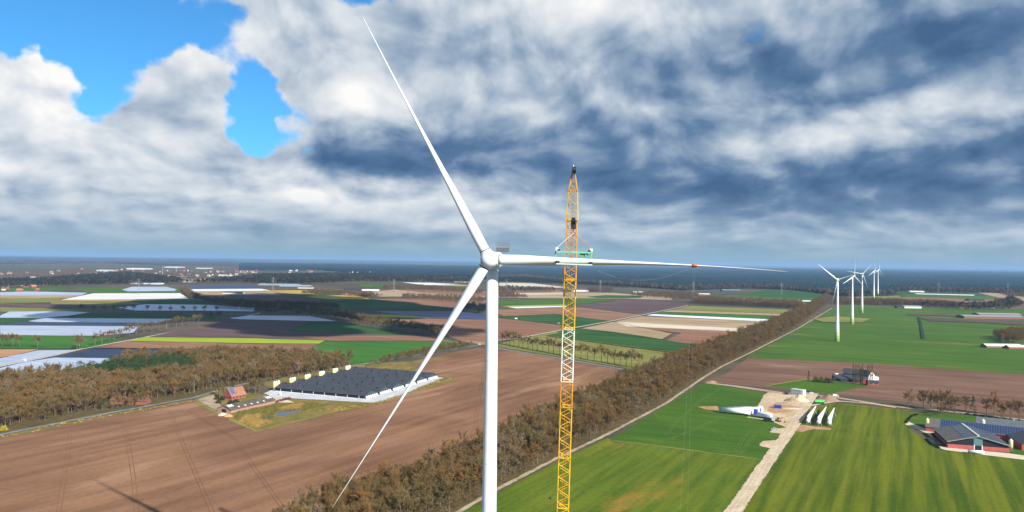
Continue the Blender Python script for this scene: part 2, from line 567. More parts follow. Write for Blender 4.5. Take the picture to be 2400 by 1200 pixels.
FIELDS = [
    # far left
    ('film_field', PLASTIC, [(0, 685), (60, 683), (205, 686), (190, 692), (0, 693)]),
    ('stubble_field', TAN, [(0, 692), (190, 692), (160, 698), (60, 703), (0, 706)]),
    ('meadow', OLIVE, [(0, 700), (150, 697), (122, 708), (0, 711)]),
    ('meadow', GRASS_MID, [(160, 672), (420, 676), (425, 687), (215, 687)]),
    ('film_field', PLASTIC, [(285, 679), (310, 672), (390, 672), (414, 678), (410, 682), (300, 683)]),
    ('film_field', CREAM_FILM, [(218, 687.5), (422, 687), (441, 699), (300, 701.5), (145, 702.5)]),
    ('light_soil_field', ORANGE, [(128, 704.5), (147, 702.5), (325, 701.2), (300, 705.5)]),
    ('meadow', OLIVE, [(118, 705.5), (300, 704.5), (337, 711.5), (250, 715), (120, 712)]),
    ('grass_field', DGREEN, [(295, 705.5), (440, 699.5), (495, 711), (482, 715), (337, 712.5)]),
    ('film_field', PLASTIC, [(277, 721), (342, 713), (515, 715), (597, 722), (600, 730), (475, 728), (317, 728)]),
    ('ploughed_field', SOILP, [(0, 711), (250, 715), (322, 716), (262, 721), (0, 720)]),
    ('meadow', OLIVE, [(0, 720), (125, 723), (217, 727), (140, 731), (0, 731)]),
    ('film_field', PLASTIC, [(0, 740), (22, 730.5), (150, 729.5), (212, 732), (160, 740), (95, 745), (0, 745)]),
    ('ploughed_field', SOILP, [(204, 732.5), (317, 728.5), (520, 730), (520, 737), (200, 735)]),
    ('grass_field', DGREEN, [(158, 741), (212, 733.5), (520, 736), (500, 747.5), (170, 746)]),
    ('grass_field', DGREEN, [(0, 745.5), (95, 745), (60, 753), (0, 760)]),
    ('film_field', PLASTIC, [(65, 753), (107, 745.5), (412, 747.5), (365, 757.5), (102, 756)]),
    ('black_film_field', NAVY, [(0, 760), (57, 754.5), (367, 757.5), (337, 765), (0, 763)]),
    ('film_field', PLASTIC, [(0, 763), (327, 765), (312, 780), (226, 788), (0, 786)]),
    ('grass_field', GRASS_BR, [(0, 786.5), (226, 788.5), (290, 795), (228, 811), (195, 817), (0, 817)]),
    ('light_soil_field', ORANGE, [(0, 819), (90, 819), (25, 834), (-60, 846)]),
    ('film_field', PLASTIC, [(-80, 856), (90, 821), (188, 820), (122, 835), (-60, 872)]),
    ('film_field', PLASTIC, [(-80, 882), (60, 848), (128, 838), (300, 839), (240, 851), (175, 866), (145, 877), (0, 876)]),
    ('film_field', PLASTIC, [(-40, 877.5), (150, 879), (140, 888), (-40, 890)]),
    ('black_film_field', NAVY, [(130, 838), (222, 816.5), (450, 818.5), (412, 829), (290, 840)]),
    ('meadow', GRASS_MID, [(-40, 677), (150, 672), (165, 680), (-40, 684)]),
    ('ploughed_field', SOIL2, [(-40, 668), (90, 664), (120, 669), (-40, 673)]),
    ('meadow', OLIVE, [(120, 660), (260, 656), (300, 660), (150, 665)]),
    ('meadow', GRASS_MID, [(200, 650), (320, 647), (345, 651), (230, 654)]),
    ('yellow_field', YEL, [(414, 650.5), (440, 650.5), (440, 653.5), (414, 653.5)]),
    ('stubble_field', TAN, [(440, 655), (500, 652), (520, 656), (450, 660)]),
    ('stubble_field', TAN, [(300, 654), (360, 652), (380, 655), (320, 658)]),
    # centre left
    ('film_field', NAVY2, [(447, 671), (583, 667.5), (625, 677.5), (440, 677)]),
    ('film_field', WHITE_FILM, [(440, 678), (612, 677), (640, 681.5), (452, 683)]),
    ('stubble_field', TAN, [(452, 683.5), (640, 682), (735, 688), (690, 692), (480, 691)]),
    ('ploughed_field', SOILP, [(440, 692), (600, 692.5), (690, 696.5), (865, 706), (760, 707), (500, 706)]),
    ('yellow_field', YEL, [(612, 681), (737, 680), (737, 690), (660, 685)]),
    ('yellow_field', YEL, [(712, 696), (832, 690), (868, 701), (775, 701.5)]),
    ('meadow', GRASS_MID, [(640, 686), (720, 690), (830, 689), (720, 696), (660, 692)]),
    ('grass_field', DGREEN, [(735, 706), (815, 702), (887, 702), (1060, 725), (1050, 728), (740, 725)]),
    ('ploughed_field', SOILP, [(740, 726), (880, 729), (940, 738), (830, 738)]),
    ('black_film_field', NAVY2, [(875, 729.5), (1062, 729.5), (1150, 738.5), (1150, 749), (1000, 745), (937, 738)]),
    ('lime_field', LIME, [(832, 737), (937, 738.5), (1012, 746), (875, 743)]),
    ('ploughed_field', SOIL2, [(895, 747), (1150, 750), (1150, 812), (1080, 800), (1000, 771)]),
    ('film_field', PLASTIC, [(537, 746), (587, 740), (725, 741), (788, 753), (600, 753)]),
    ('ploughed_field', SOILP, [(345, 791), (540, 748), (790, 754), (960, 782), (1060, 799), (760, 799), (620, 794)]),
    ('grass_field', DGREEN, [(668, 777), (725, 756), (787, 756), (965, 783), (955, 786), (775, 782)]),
    ('light_soil_field', SOIL2, [(700, 789), (960, 787), (1060, 799.5), (770, 799.5)]),
    ('lime_field', LIME, [(304, 800), (337, 791), (600, 794), (762, 799), (747, 806.5), (600, 806)]),
    ('ploughed_field', SOIL2, [(222, 816), (302, 801), (747, 807), (717, 821.5), (695, 824.5), (600, 820.5), (460, 819)]),
    ('grass_field', GRASS_BR, [(420, 830), (460, 820), (600, 821.5), (720, 824.5), (764, 800.5), (1050, 800.5), (1114, 807), (1030, 822), (925, 842), (825, 863), (640, 870)]),
    # centre
    ('meadow', GRASS_MID, [(838, 665), (917, 667), (925, 675.5), (850, 674)]),
    ('stubble_field', TAN, [(850, 685.5), (925, 679), (1070, 692), (1160, 694), (1160, 700), (990, 695), (890, 696)]),
    ('ploughed_field', SOIL2, [(930, 678), (1060, 680), (1160, 684), (1160, 693.5), (1070, 691.5)]),
    ('film_field', WHITE_FILM, [(942, 662), (1010, 663), (1080, 666.5), (1000, 669)]),
    ('yellow_field', YEL, [(1000, 669.5), (1080, 667.5), (1130, 670), (1080, 671)]),
    ('grass_field', DGREEN, [(930, 672), (1060, 672), (1160, 680), (1060, 679)]),
    ('ploughed_field', SOIL2, [(868, 701), (1000, 700), (1160, 706), (1160, 727), (1060, 723), (960, 711)]),
    ('stubble_field', CREAM, [(1170, 663), (1240, 663), (1330, 674), (1170, 676)]),
    ('ploughed_field', SOIL2, [(1150, 678), (1300, 677), (1320, 685), (1150, 687)]),
    ('stubble_field', TAN, [(1150, 688), (1320, 684.5), (1440, 687), (1575, 697), (1575, 704), (1460, 700), (1150, 699)]),
    ('stubble_field', CREAM, [(1200, 688), (1320, 687), (1320, 690), (1240, 691)]),
    ('grass_field', DGREEN, [(1375, 696), (1420, 692), (1510, 694), (1500, 699), (1400, 699)]),
    ('meadow', GRASS_MID, [(1150, 705), (1320, 700), (1462, 700), (1340, 716), (1150, 716)]),
    ('lime_field', LIME, [(1172, 717.5), (1325, 714), (1325, 717), (1190, 720)]),
    ('film_field', WHITE_FILM, [(1190, 720), (1328, 717.5), (1328, 719.7), (1210, 723.5)]),
    ('ploughed_field', SOILP, [(1340, 722.5), (1462, 700.5), (1617, 712), (1612, 717), (1507, 738), (1370, 723)]),
    ('ploughed_field', SOIL2, [(1150, 728), (1320, 720.5), (1375, 723), (1502, 739), (1427, 753), (1400, 749), (1300, 736), (1180, 742)]),
    ('grass_field', DGREEN, [(1150, 742), (1310, 737), (1427, 754), (1354, 771), (1310, 761)]),
    ('ploughed_field', SOIL2, [(1150, 745), (1310, 762.5), (1322, 774), (1206, 796), (1150, 798)]),
    ('meadow', OLIVE, [(1165, 806), (1206, 797), (1300, 777), (1430, 801), (1640, 827), (1600, 862), (1520, 872), (1350, 842), (1170, 813)]),
    ('grass_field', DGREEN, [(1280, 787), (1356, 771.5), (1450, 781), (1540, 796), (1640, 808), (1622, 832), (1475, 814), (1350, 797)]),
    ('ploughed_field', TAN, [(1362, 771), (1437, 755.5), (1577, 783), (1552, 796), (1440, 779)]),
    ('ploughed_field', SOIL2, [(1468, 765), (1735, 778), (1690, 797), (1650, 808), (1600, 805), (1562, 798), (1597, 782)]),
    ('stubble_field', TAN, [(1442, 754), (1502, 742), (1805, 755), (1742, 772), (1600, 768)]),
    ('stubble_field', CREAM, [(1440, 755), (1745, 771), (1735, 778), (1470, 766)]),
    ('film_field', WHITE_FILM, [(1515, 740), (1532, 737), (1812, 749.5), (1802, 755), (1600, 745)]),
    ('grass_field', GRASS_BR, [(1532, 736), (1552, 732), (1832, 742), (1815, 749)]),
    ('stubble_field', TAN, [(1552, 731.5), (1577, 727), (1852, 737.5), (1835, 741.5)]),
    ('meadow', OLIVE, [(1577, 726.5), (1620, 717.5), (1875, 728), (1855, 737)]),
    ('meadow', GRASS_MID, [(1620, 697), (1760, 690), (1930, 697), (1900, 715), (1640, 708)]),
    ('grass_field', DGREEN, [(1730, 692), (1800, 680), (1950, 686), (1935, 700), (1800, 697)]),
    # right
    ('meadow', OLIVE, [(1985, 697), (2112, 693), (2112, 704), (1990, 705)]),
    ('grass_field', DGREEN, [(2095, 684), (2280, 688), (2330, 693), (2330, 698), (2110, 696)]),
    ('meadow', GRASS_MID, [(2120, 692), (2330, 695), (2340, 703), (2120, 700)]),
    ('ploughed_field', SOIL2, [(2115, 697), (2340, 703), (2400, 705), (2400, 715), (2230, 714), (2115, 708)]),
    ('stubble_field', TAN, [(2290, 686), (2440, 689), (2440, 706), (2365, 704)]),
    ('film_field', WHITE_FILM, [(2142, 688), (2285, 691.3), (2282, 693.3), (2150, 690)]),
    ('grass_field', GRASS_MID, [(1748, 838), (1805, 808), (1885, 764), (1952, 724), (1970, 715), (2100, 719), (2250, 722), (2450, 726), (2450, 882), (2060, 853), (1900, 846)]),
    ('meadow', OLIVE, [(1905, 748), (1960, 742), (2040, 748), (2020, 757), (1930, 756)]),
    ('ploughed_field', SOILP, [(2152, 745), (2270, 749), (2450, 755), (2450, 766), (2300, 757), (2180, 753)]),
    ('ploughed_field', SOILP, [(2125, 736), (2255, 738), (2240, 742), (2130, 739)]),
    ('ploughed_field', SOIL_RIGHT, [(1645, 894), (1700, 877), (1752, 840), (1900, 846), (2060, 853), (2450, 882), (2450, 990), (2300, 968), (2130, 943), (1950, 925), (1900, 922), (1800, 908)]),
    ('paddock', GRASS, [(1797, 904), (1890, 889), (1967, 895), (2042, 903), (1945, 923), (1905, 920)]),
    # near
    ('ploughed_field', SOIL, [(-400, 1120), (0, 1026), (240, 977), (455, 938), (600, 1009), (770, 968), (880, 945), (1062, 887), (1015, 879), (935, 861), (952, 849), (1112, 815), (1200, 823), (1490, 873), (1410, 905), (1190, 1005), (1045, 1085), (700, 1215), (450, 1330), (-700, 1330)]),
    ('grass_field', GRASS, [(1648, 897), (1790, 921), (1850, 955), (1870, 1008), (1788, 1077), (1600, 1052), (1425, 1033), (1480, 1000)]),
    ('grass_field', GRASS_OL, [(1425, 1026), (1432, 1035), (1600, 1053), (1788, 1078), (1690, 1230), (1650, 1330), (880, 1330), (1066, 1212), (1180, 1147), (1310, 1080)]),
    ('grass_field', GRASS_R, [(1858, 1014), (1900, 955), (1960, 944), (2135, 962), (2125, 1000), (2200, 1055), (2440, 1075), (2800, 1330), (1690, 1330), (1735, 1205)]),
    ('wood_floor', WOODFLOOR, [(-200, 1060), (0, 1018), (240, 970), (450, 932), (530, 905), (640, 898), (760, 878), (815, 867), (828, 852), (700, 838), (480, 832), (300, 846), (200, 878), (-100, 905)]),
    ('wood_floor', WOODFLOOR, [(500, 1330), (700, 1222), (1000, 1112), (1180, 1030), (1330, 958), (1480, 885), (1560, 855), (1700, 803), (1800, 765), (1900, 718), (1935, 696), (1955, 700), (1870, 768), (1755, 827), (1645, 886), (1555, 943), (1415, 1020), (1295, 1077), (1065, 1205), (960, 1265)]),
    ('pond_bank', VERGE, [(455, 938), (520, 905), (640, 930), (850, 940), (1010, 880), (1062, 887), (880, 946), (770, 969), (602, 1009)]),
    ('verge', VERGE, [(612, 898), (700, 876), (850, 852), (935, 848), (1060, 838), (960, 856), (1015, 879), (860, 862), (640, 915)]),
    ('yard', DIRT, [(462, 937), (500, 925), (520, 955), (545, 965), (530, 975)]),
    ('farmyard', CREAM, [(618, 928), (655, 930), (690, 944), (640, 943), (618, 935)]),
    ('concrete_apron', CONC, [(618, 922), (640, 912), (850, 936), (1003, 879), (1040, 886), (895, 944), (860, 943), (640, 931)]),
    ('work_yard', SAND, [(1778, 950), (1790, 926), (1800, 920), (1912, 922), (1906, 942), (1888, 975), (1865, 1006), (1842, 1002), (1812, 990), (1798, 975), (1760, 968), (1765, 956)]),
    ('red_sand_patch', SAND_RED, [(1635, 953), (1682, 952), (1684, 962), (1655, 960)]),
    ('red_sand_patch', SAND_RED, [(1795, 962), (1812, 948), (1850, 950), (1880, 955), (1850, 966), (1810, 968)]),
    ('track_spur', SAND, [(1780, 1041), (1787, 1034), (1830, 1031), (1818, 1054), (1782, 1045)]),
    ('track_spur', SAND, [(1804, 1012), (1812, 1006), (1850, 1002), (1842, 1018), (1806, 1014)]),
    ('blade_pad', SAND_RED, [(1862, 1002), (1880, 996), (1950, 1004), (1948, 1008), (1905, 1006), (1880, 1013), (1862, 1010)]),
    ('farm_green', GRASS_MID, [(2128, 966), (2300, 975), (2450, 992), (2450, 1085), (2215, 1056), (2190, 1042), (2170, 1016), (2121, 996)]),
    ('farm_path', CREAM, [(2122, 995), (2128, 988), (2168, 1005), (2205, 1012), (2222, 1008), (2222, 1050), (2365, 1063), (2450, 1075), (2450, 1084), (2215, 1055), (2192, 1047), (2192, 1030), (2172, 1016)]),
]
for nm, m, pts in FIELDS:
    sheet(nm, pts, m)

strip('farm_road', [(-120, 880), (0, 857), (57, 845), (195, 817), (312, 796), (450, 769), (585, 739), (610, 733)], 5.5, ROAD)
strip('tree_lined_road', [(780, 752), (860, 768), (960, 783), (1050, 800), (1140, 808), (1170, 817), (1300, 838), (1490, 871), (1580, 888)], 6.0, ASPH)
strip('wood_side_road', [(-150, 1052), (0, 1019), (240, 971), (455, 932), (520, 912), (640, 884), (800, 862), (1000, 828), (1140, 806)], 4.5, ASPH)
strip('road_verge', [(-150, 1059), (0, 1025), (240, 977), (452, 938)], 4.0, VERGE, jag=0.8, seg=12)
strip('field_track', [(1160, 800), (1205, 796), (1320, 774), (1430, 754), (1500, 740), (1612, 717)], 5.5, ROAD)
strip('field_track', [(1340, 721), (1400, 728), (1502, 739)], 4.0, ROAD)
strip('belt_track', [(940, 1278), (1070, 1203), (1160, 1150), (1300, 1077), (1420, 1020), (1560, 946), (1650, 884), (1690, 860), (1760, 826), (1870, 770), (1950, 722)], 2.9, TRACK, jag=0.45, seg=3.5)
strip('dirt_road', [(1655, 897), (1720, 905), (1790, 915), (1830, 921)], 9.0, DIRT, jag=1.2, seg=10)
strip('dirt_road', [(1905, 925), (1960, 932), (2050, 946), (2130, 957), (2200, 962), (2300, 972), (2450, 990)], 6.0, DIRT, jag=0.8, seg=9)
strip('dirt_road', [(1895, 952), (1930, 945), (1965, 940), (2040, 946), (2100, 955)], 4.0, SAND, jag=0.9, seg=8)
strip('gravel_track', [(1640, 1300), (1717, 1203), (1790, 1095), (1835, 1032), (1862, 995), (1890, 950), (1908, 922)], 8.0, GRAVEL, jag=0.4, seg=2.6)
for k, pts in enumerate(([(398, 963), (417, 1013), (447, 1083), (497, 1200), (530, 1290)], [(290, 993), (302, 1050), (313, 1120), (320, 1200), (326, 1290)],
                         [(165, 1013), (157, 1080), (147, 1140), (138, 1197), (125, 1290)], [(440, 963), (500, 998), (550, 1027), (600, 1103), (670, 1200), (720, 1280)],
                         [(660, 1170), (740, 1140), (800, 1115)])):
    P = [G(*p) for p in pts]
    for sd in (-0.95, 0.95):
        Q = []
        for i, p in enumerate(P):
            d = (P[min(i + 1, len(P) - 1)] - P[max(i - 1, 0)]).normalized()
            Q.append((p.x - d.y * sd, p.y + d.x * sd))
        strip('wheel_track', Q, 0.26, mat('wheel_track_soil', (0.19, 0.088, 0.042), 0.95), z=0.03 + 0.004 * LAYER[1], world=True, jag=0.1, seg=6)

for pts in ([(1722, 1060), (1742, 1030), (1762, 1006)], [(1734, 1064), (1756, 1034), (1780, 1008)], [(1560, 1020), (1590, 985), (1640, 940), (1690, 910)], [(1700, 975), (1640, 1000), (1570, 1030)],
            [(1880, 1040), (1930, 1012), (2010, 992), (2110, 985)], [(1960, 1100), (2010, 1050), (2060, 1010)]):
    P = [G(*p) for p in pts]
    for sd in (-0.9, 0.9):
        Q = [(p.x + sd * .9, p.y - sd * .3) for p in P]
        strip('wheel_track', Q, 0.30, mat('flattened_grass', (0.115, 0.175, 0.026), 0.95), z=0.03 + 0.004 * LAYER[1], world=True, jag=0.12, seg=5)

for k, pts in enumerate(([(1150, 744), (1310, 761), (1322, 773)], [(600, 753), (790, 754)], [(222, 816.5), (460, 819), (600, 821)], [(302, 801), (600, 806), (747, 807)], [(1280, 787), (1475, 814), (1622, 832)],
                         [(1437, 755), (1577, 783), (1552, 797)], [(1752, 840), (1900, 846), (2060, 853), (2450, 882)], [(1797, 904), (1890, 889), (1967, 895)], [(1425, 1031), (1600, 1053), (1788, 1078)],
                         [(815, 702), (887, 702), (1060, 725)], [(1180, 742), (1300, 737), (1427, 753)], [(1502, 741), (1805, 754)], [(1552, 731.5), (1850, 741)], [(0, 786), (226, 788)], [(0, 763), (327, 765)], [(102, 756), (365, 757.5)],
                         [(455, 940), (600, 1011), (770, 970), (880, 947), (1062, 889)], [(952, 849), (1112, 815)], [(1905, 957), (1960, 946), (2135, 964)])):
    strip('field_margin', pts, (2.6, 3.4, 2.0)[k % 3], (VERGE, OLIVE, mat('ditch_weeds', (0.05, 0.07, 0.02), 0.95))[k % 3] if k != 8 else OLIVE, jag=0.7, seg=9)

# ------------------------------------------------------------------ trees
def veg_mat(name, stops, rough=0.9, trans=0.0):
    m = bpy.data.materials.new(name)
    m.use_nodes = True
    t = NT(m.node_tree)
    b = t.n['Principled BSDF']
    b.inputs['Roughness'].default_value = rough
    b.inputs['Specular IOR Level'].default_value = 0.1
    oi = t.n.new('ShaderNodeObjectInfo')
    g = t.n.new('ShaderNodeNewGeometry')
    c = t.ramp(oi.outputs['Random'], stops)
    c = t.mix(t.m('MULTIPLY', t.noise(g.outputs['Position'], 0.5, 2, 0.5), 0.7), c, t.mix(1.0, c, (0.5, 0.5, 0.5), 'MULTIPLY'))
    t.l.new(c, b.inputs['Base Color'])
    return m


BARK = veg_mat('bark', [(0, (0.16, 0.12, 0.08)), (0.5, (0.22, 0.17, 0.12)), (0.85, (0.14, 0.11, 0.07)), (1, (0.30, 0.26, 0.21))])
TWIG = veg_mat('twigs', [(0, (0.178, 0.112, 0.048)), (0.25, (0.215, 0.150, 0.056)), (0.5, (0.155, 0.118, 0.043)), (0.72, (0.25, 0.138, 0.050)),
                         (0.86, (0.185, 0.138, 0.058)), (1, (0.29, 0.21, 0.125))])
TWIG_ORANGE = veg_mat('warm_twigs', [(0, (0.235, 0.138, 0.052)), (0.3, (0.195, 0.142, 0.050)), (0.55, (0.32, 0.165, 0.048)), (0.8, (0.20, 0.128, 0.052)), (1, (0.30, 0.22, 0.13))])
TWIG_RED = veg_mat('reddish_twigs', [(0, (0.17, 0.095, 0.060)), (0.5, (0.145, 0.10, 0.055)), (1, (0.20, 0.125, 0.075))])
NEEDLE = veg_mat('needles', [(0, (0.030, 0.070, 0.022)), (0.5, (0.045, 0.090, 0.024)), (1, (0.060, 0.100, 0.030))])
NEEDLE_D = veg_mat('shaded_needles', [(0, (0.012, 0.026, 0.020)), (0.5, (0.018, 0.033, 0.024)), (1, (0.026, 0.038, 0.026))])  # dark conifer green, deepened to carry cloud shade on the far woods
EVERGREEN = veg_mat('evergreen_leaves', [(0, (0.018, 0.035, 0.016)), (0.5, (0.035, 0.050, 0.020)), (1, (0.06, 0.075, 0.02))])
HEDGE = veg_mat('hedge_leaves', [(0, (0.020, 0.050, 0.016)), (1, (0.035, 0.07, 0.02))])


def bare_tree(seed, h, cr, clear=0.22, twigs=1500, spread=1.0, tw=0.075, upness=0.55):
    rg = random.Random(seed)
    T, C = MB(), MB()
    lean = Vector((rg.uniform(-.04, .04), rg.uniform(-.04, .04), 1))
    top = lean * (h * 0.62)
    r0 = h * 0.016 + 0.05
    T.tube((0, 0, -0.3), lean * (h * clear), r0 * 1.2, r0 * 0.85, 6)
    T.tube(lean * (h * clear), top, r0 * 0.85, r0 * 0.25, 5)
    tips = []
    nl = 9
    for i in range(nl):
        a = 2.4 * i + rg.uniform(-.4, .4)
        z = h * (clear + (0.62 - clear) * (i / (nl - 1)) ** 0.9)
        b0 = lean * z
        out = cr * (0.75 + 0.35 * rg.random()) * (1.0 - 0.45 * (i / nl)) * spread
        e = b0 + Vector((math.cos(a) * out, math.sin(a) * out, h * (0.16 + 0.22 * rg.random())))
        mid = b0.lerp(e, 0.5) + Vector((rg.uniform(-.1, .1) * cr, rg.uniform(-.1, .1) * cr, rg.uniform(-.03, .05) * h))
        T.tube(b0, mid, r0 * 0.40, r0 * 0.26, 4, caps=False)
        T.tube(mid, e, r0 * 0.26, r0 * 0.08, 4, caps=False)
        for k in range(5):
            p = mid.lerp(e, rg.random())
            q = p + Vector((rg.gauss(0, .42) * cr * 0.55, rg.gauss(0, .42) * cr * 0.55, rg.uniform(0.02, 0.2) * h))
            T.tube(p, q, r0 * 0.13, r0 * 0.04, 3, caps=False)
            tips.append((p, q))
        tips.append((mid, e))
    for k in range(6):
        q = top + Vector((rg.gauss(0, .25) * cr, rg.gauss(0, .25) * cr, rg.uniform(0.12, 0.36) * h))
        T.tube(top * 0.92, q, r0 * 0.2, r0 * 0.05, 3, caps=False)
        tips.append((top, q))
        tips.append((top, q))
    for i in range(twigs):
        p, q = tips[rg.randrange(len(tips))]
        o = p.lerp(q, 0.15 + 0.9 * rg.random())
        d = Vector((rg.gauss(0, 1), rg.gauss(0, 1), rg.gauss(upness, 0.7))).normalized()
        d = (d + (q - p).normalized() * 0.5).normalized()
        L = h * rg.uniform(0.045, 0.12)
        s = d.cross(Vector((rg.gauss(0, 1), rg.gauss(0, 1), rg.gauss(0, 1)))).normalized() * (tw * rg.uniform(0.6, 1.3))
        C.add([o - s, o + s, o + d * L], [(0, 1, 2)])
    return T, C


def columnar_tree(seed, h, cr, twigs=900):
    rg = random.Random(seed)
    T, C = MB(), MB()
    T.tube((0, 0, -0.3), (0, 0, h * 0.9), 0.28, 0.05, 6)
    for i in range(26):
        z = h * rg.uniform(0.12, 0.85)
        a = rg.uniform(0, 6.28)
        r = cr * rg.uniform(0.5, 1.0) * (1 - 0.4 * z / h)
        e = Vector((math.cos(a) * r, math.sin(a) * r, z + h * 0.14))
        T.tube((0, 0, z), e, 0.07, 0.03, 3, caps=False)
    for i in range(twigs):
        z = h * rg.uniform(0.10, 0.98)
        a = rg.uniform(0, 6.28)
        r = cr * math.sqrt(rg.random()) * (1.0 if z < 0.7 * h else (1.15 - z / h) * 2.2)
        o = Vector((math.cos(a) * r, math.sin(a) * r, z))
        d = Vector((rg.gauss(0, .25) + .2 * math.cos(a), rg.gauss(0, .25) + .2 * math.sin(a), 1)).normalized()
        s = Vector((rg.gauss(0, 1), rg.gauss(0, 1), 0)).normalized() * 0.06
        C.add([o - s, o + s, o + d * h * 0.07], [(0, 1, 2)])
    return T, C


def pine_tree(seed, h, cr, n=900, conic=False, leaf=0.55):
    rg = random.Random(seed)
    T, C = MB(), MB()
    T.tube((0, 0, -0.3), (rg.uniform(-.2, .2), rg.uniform(-.2, .2), h * 0.92), h * 0.02, h * 0.004, 6)
    clumps = []
    for i in range(26):
        if conic:
            z = h * (0.10 + 0.88 * rg.random())
            r = cr * (1.02 - z / h) * rg.uniform(0.5, 1.0)
        else:
            z = h * rg.uniform(0.48, 1.0)
            r = cr * rg.uniform(0.15, 0.95) * math.sqrt(max(0.05, 1 - ((z / h - 0.62) / 0.42) ** 2))
        a = rg.uniform(0, 6.28)
        c = Vector((math.cos(a) * r, math.sin(a) * r, z))
        clumps.append(c)
        T.tube((0, 0, z - 0.06 * h), c, h * 0.006, h * 0.002, 3, caps=False)
    for i in range(n):
        c = clumps[rg.randrange(len(clumps))]
        rr = cr * (0.22 if conic else 0.34)
        p = c + Vector((rg.gauss(0, .5) * rr, rg.gauss(0, .5) * rr, rg.gauss(0, .32) * rr))
        u = Vector((rg.gauss(0, 1), rg.gauss(0, 1), rg.gauss(0, .5))).normalized() * leaf * rg.uniform(.6, 1.3)
        v = u.cross(Vector((rg.gauss(0, 1), rg.gauss(0, 1), rg.gauss(0.6, 1)))).normalized() * leaf * 0.45
        C.add([p - u * .5, p + v * .5, p + u * .5, p - v * .5], [(0, 1, 2, 3)])
    return T, C


def bush(seed, rx, ry, h, n=700, leaf=0.5):
    rg = random.Random(seed)
    T, C = MB(), MB()
    for k in range(7):
        a = rg.uniform(0, 6.28)
        T.tube((0, 0, -0.1), (math.cos(a) * rx * .6, math.sin(a) * ry * .6, h * .7), 0.09, 0.03, 4)
    for i in range(n):
        a, b = rg.uniform(0, 6.28), math.asin(rg.uniform(-0.1, 1))
        k = rg.uniform(0.55, 1.0) * (1 + 0.12 * math.sin(3 * a + seed) + 0.1 * math.sin(5 * a))
        p = Vector((math.cos(a) * math.cos(b) * rx * k, math.sin(a) * math.cos(b) * ry * k, max(0.05, math.sin(b) * h * k)))
        u = Vector((rg.gauss(0, 1), rg.gauss(0, 1), rg.gauss(0, 1))).normalized() * leaf * rg.uniform(.6, 1.3)
        v = u.cross(Vector((rg.gauss(0, 1), rg.gauss(0, 1), rg.gauss(0, 1)))).normalized() * leaf * .5
        C.add([p - u * .5, p + v * .5, p + u * .5, p - v * .5], [(0, 1, 2, 3)])
    return T, C


def tree_meshes(gen, tm, cm):
    return gen[0].mesh('trunk', tm), gen[1].mesh('crown', cm)


KINDS = [tree_meshes(bare_tree(10 + k, 13 + 0.6 * (k % 4), 4.6 + 0.4 * (k % 3), 0.16 + 0.03 * (k % 3), 2600, tw=0.055), BARK, TWIG if k % 3 else TWIG_ORANGE) for k in range(7)]
AVENUE = [tree_meshes(bare_tree(40 + k, 13, 4.6, 0.30, 2300, tw=0.055), BARK, TWIG) for k in range(4)]
POPLAR = [tree_meshes(columnar_tree(60 + k, 17, 0.9, 330), BARK, TWIG) for k in range(3)]
PINES = [tree_meshes(pine_tree(70 + k, 13, 4.2, 1000), BARK, NEEDLE) for k in range(3)]
SPRUCE = [tree_meshes(pine_tree(80 + k, 13, 3.4, 1100, True), BARK, NEEDLE) for k in range(2)]


def plant(name, kind, loc, rz, sc, label, cat, group=None):
    o = thing(name, label, cat, loc, rz, group)
    o.scale = (sc, sc, sc * random.uniform(0.9, 1.12)) if not isinstance(sc, tuple) else sc
    obj('trunk', kind[0], o)
    obj('crown', kind[1], o)
    return o


def inside(p, poly):
    x, y = p[0], p[1]
    c = False
    for i in range(len(poly)):
        x0, y0 = poly[i]
        x1, y1 = poly[i - 1]
        if (y0 > y) != (y1 > y) and x < (x1 - x0) * (y - y0) / (y1 - y0) + x0:
            c = not c
    return c


def fill(poly_px, spacing, seed=1, world=False):
    """jittered grid points inside a ground polygon"""
    rg = random.Random(seed)
    P = poly_px if world else [tuple(G(*p))[:2] for p in poly_px]
    xs, ys = [p[0] for p in P], [p[1] for p in P]
    out = []
    y = min(ys)
    while y < max(ys):
        x = min(xs)
        while x < max(xs):
            p = (x + rg.uniform(-.48, .48) * spacing, y + rg.uniform(-.48, .48) * spacing)
            if inside(p, P):
                out.append(p)
            x += spacing
        y += spacing
    return out


def along(pts_px, spacing, jit=0.0, seed=1):
    rg = random.Random(seed)
    P = [G(*p) for p in pts_px]
    out, carry = [], 0.0
    for a, b in zip(P, P[1:]):
        L = (b - a).length
        s = carry
        while s < L:
            p = a.lerp(b, s / L)
            out.append((p.x + rg.uniform(-jit, jit), p.y + rg.uniform(-jit, jit)))
            s += spacing * rg.uniform(0.85, 1.15)
        carry = s - L
    return out


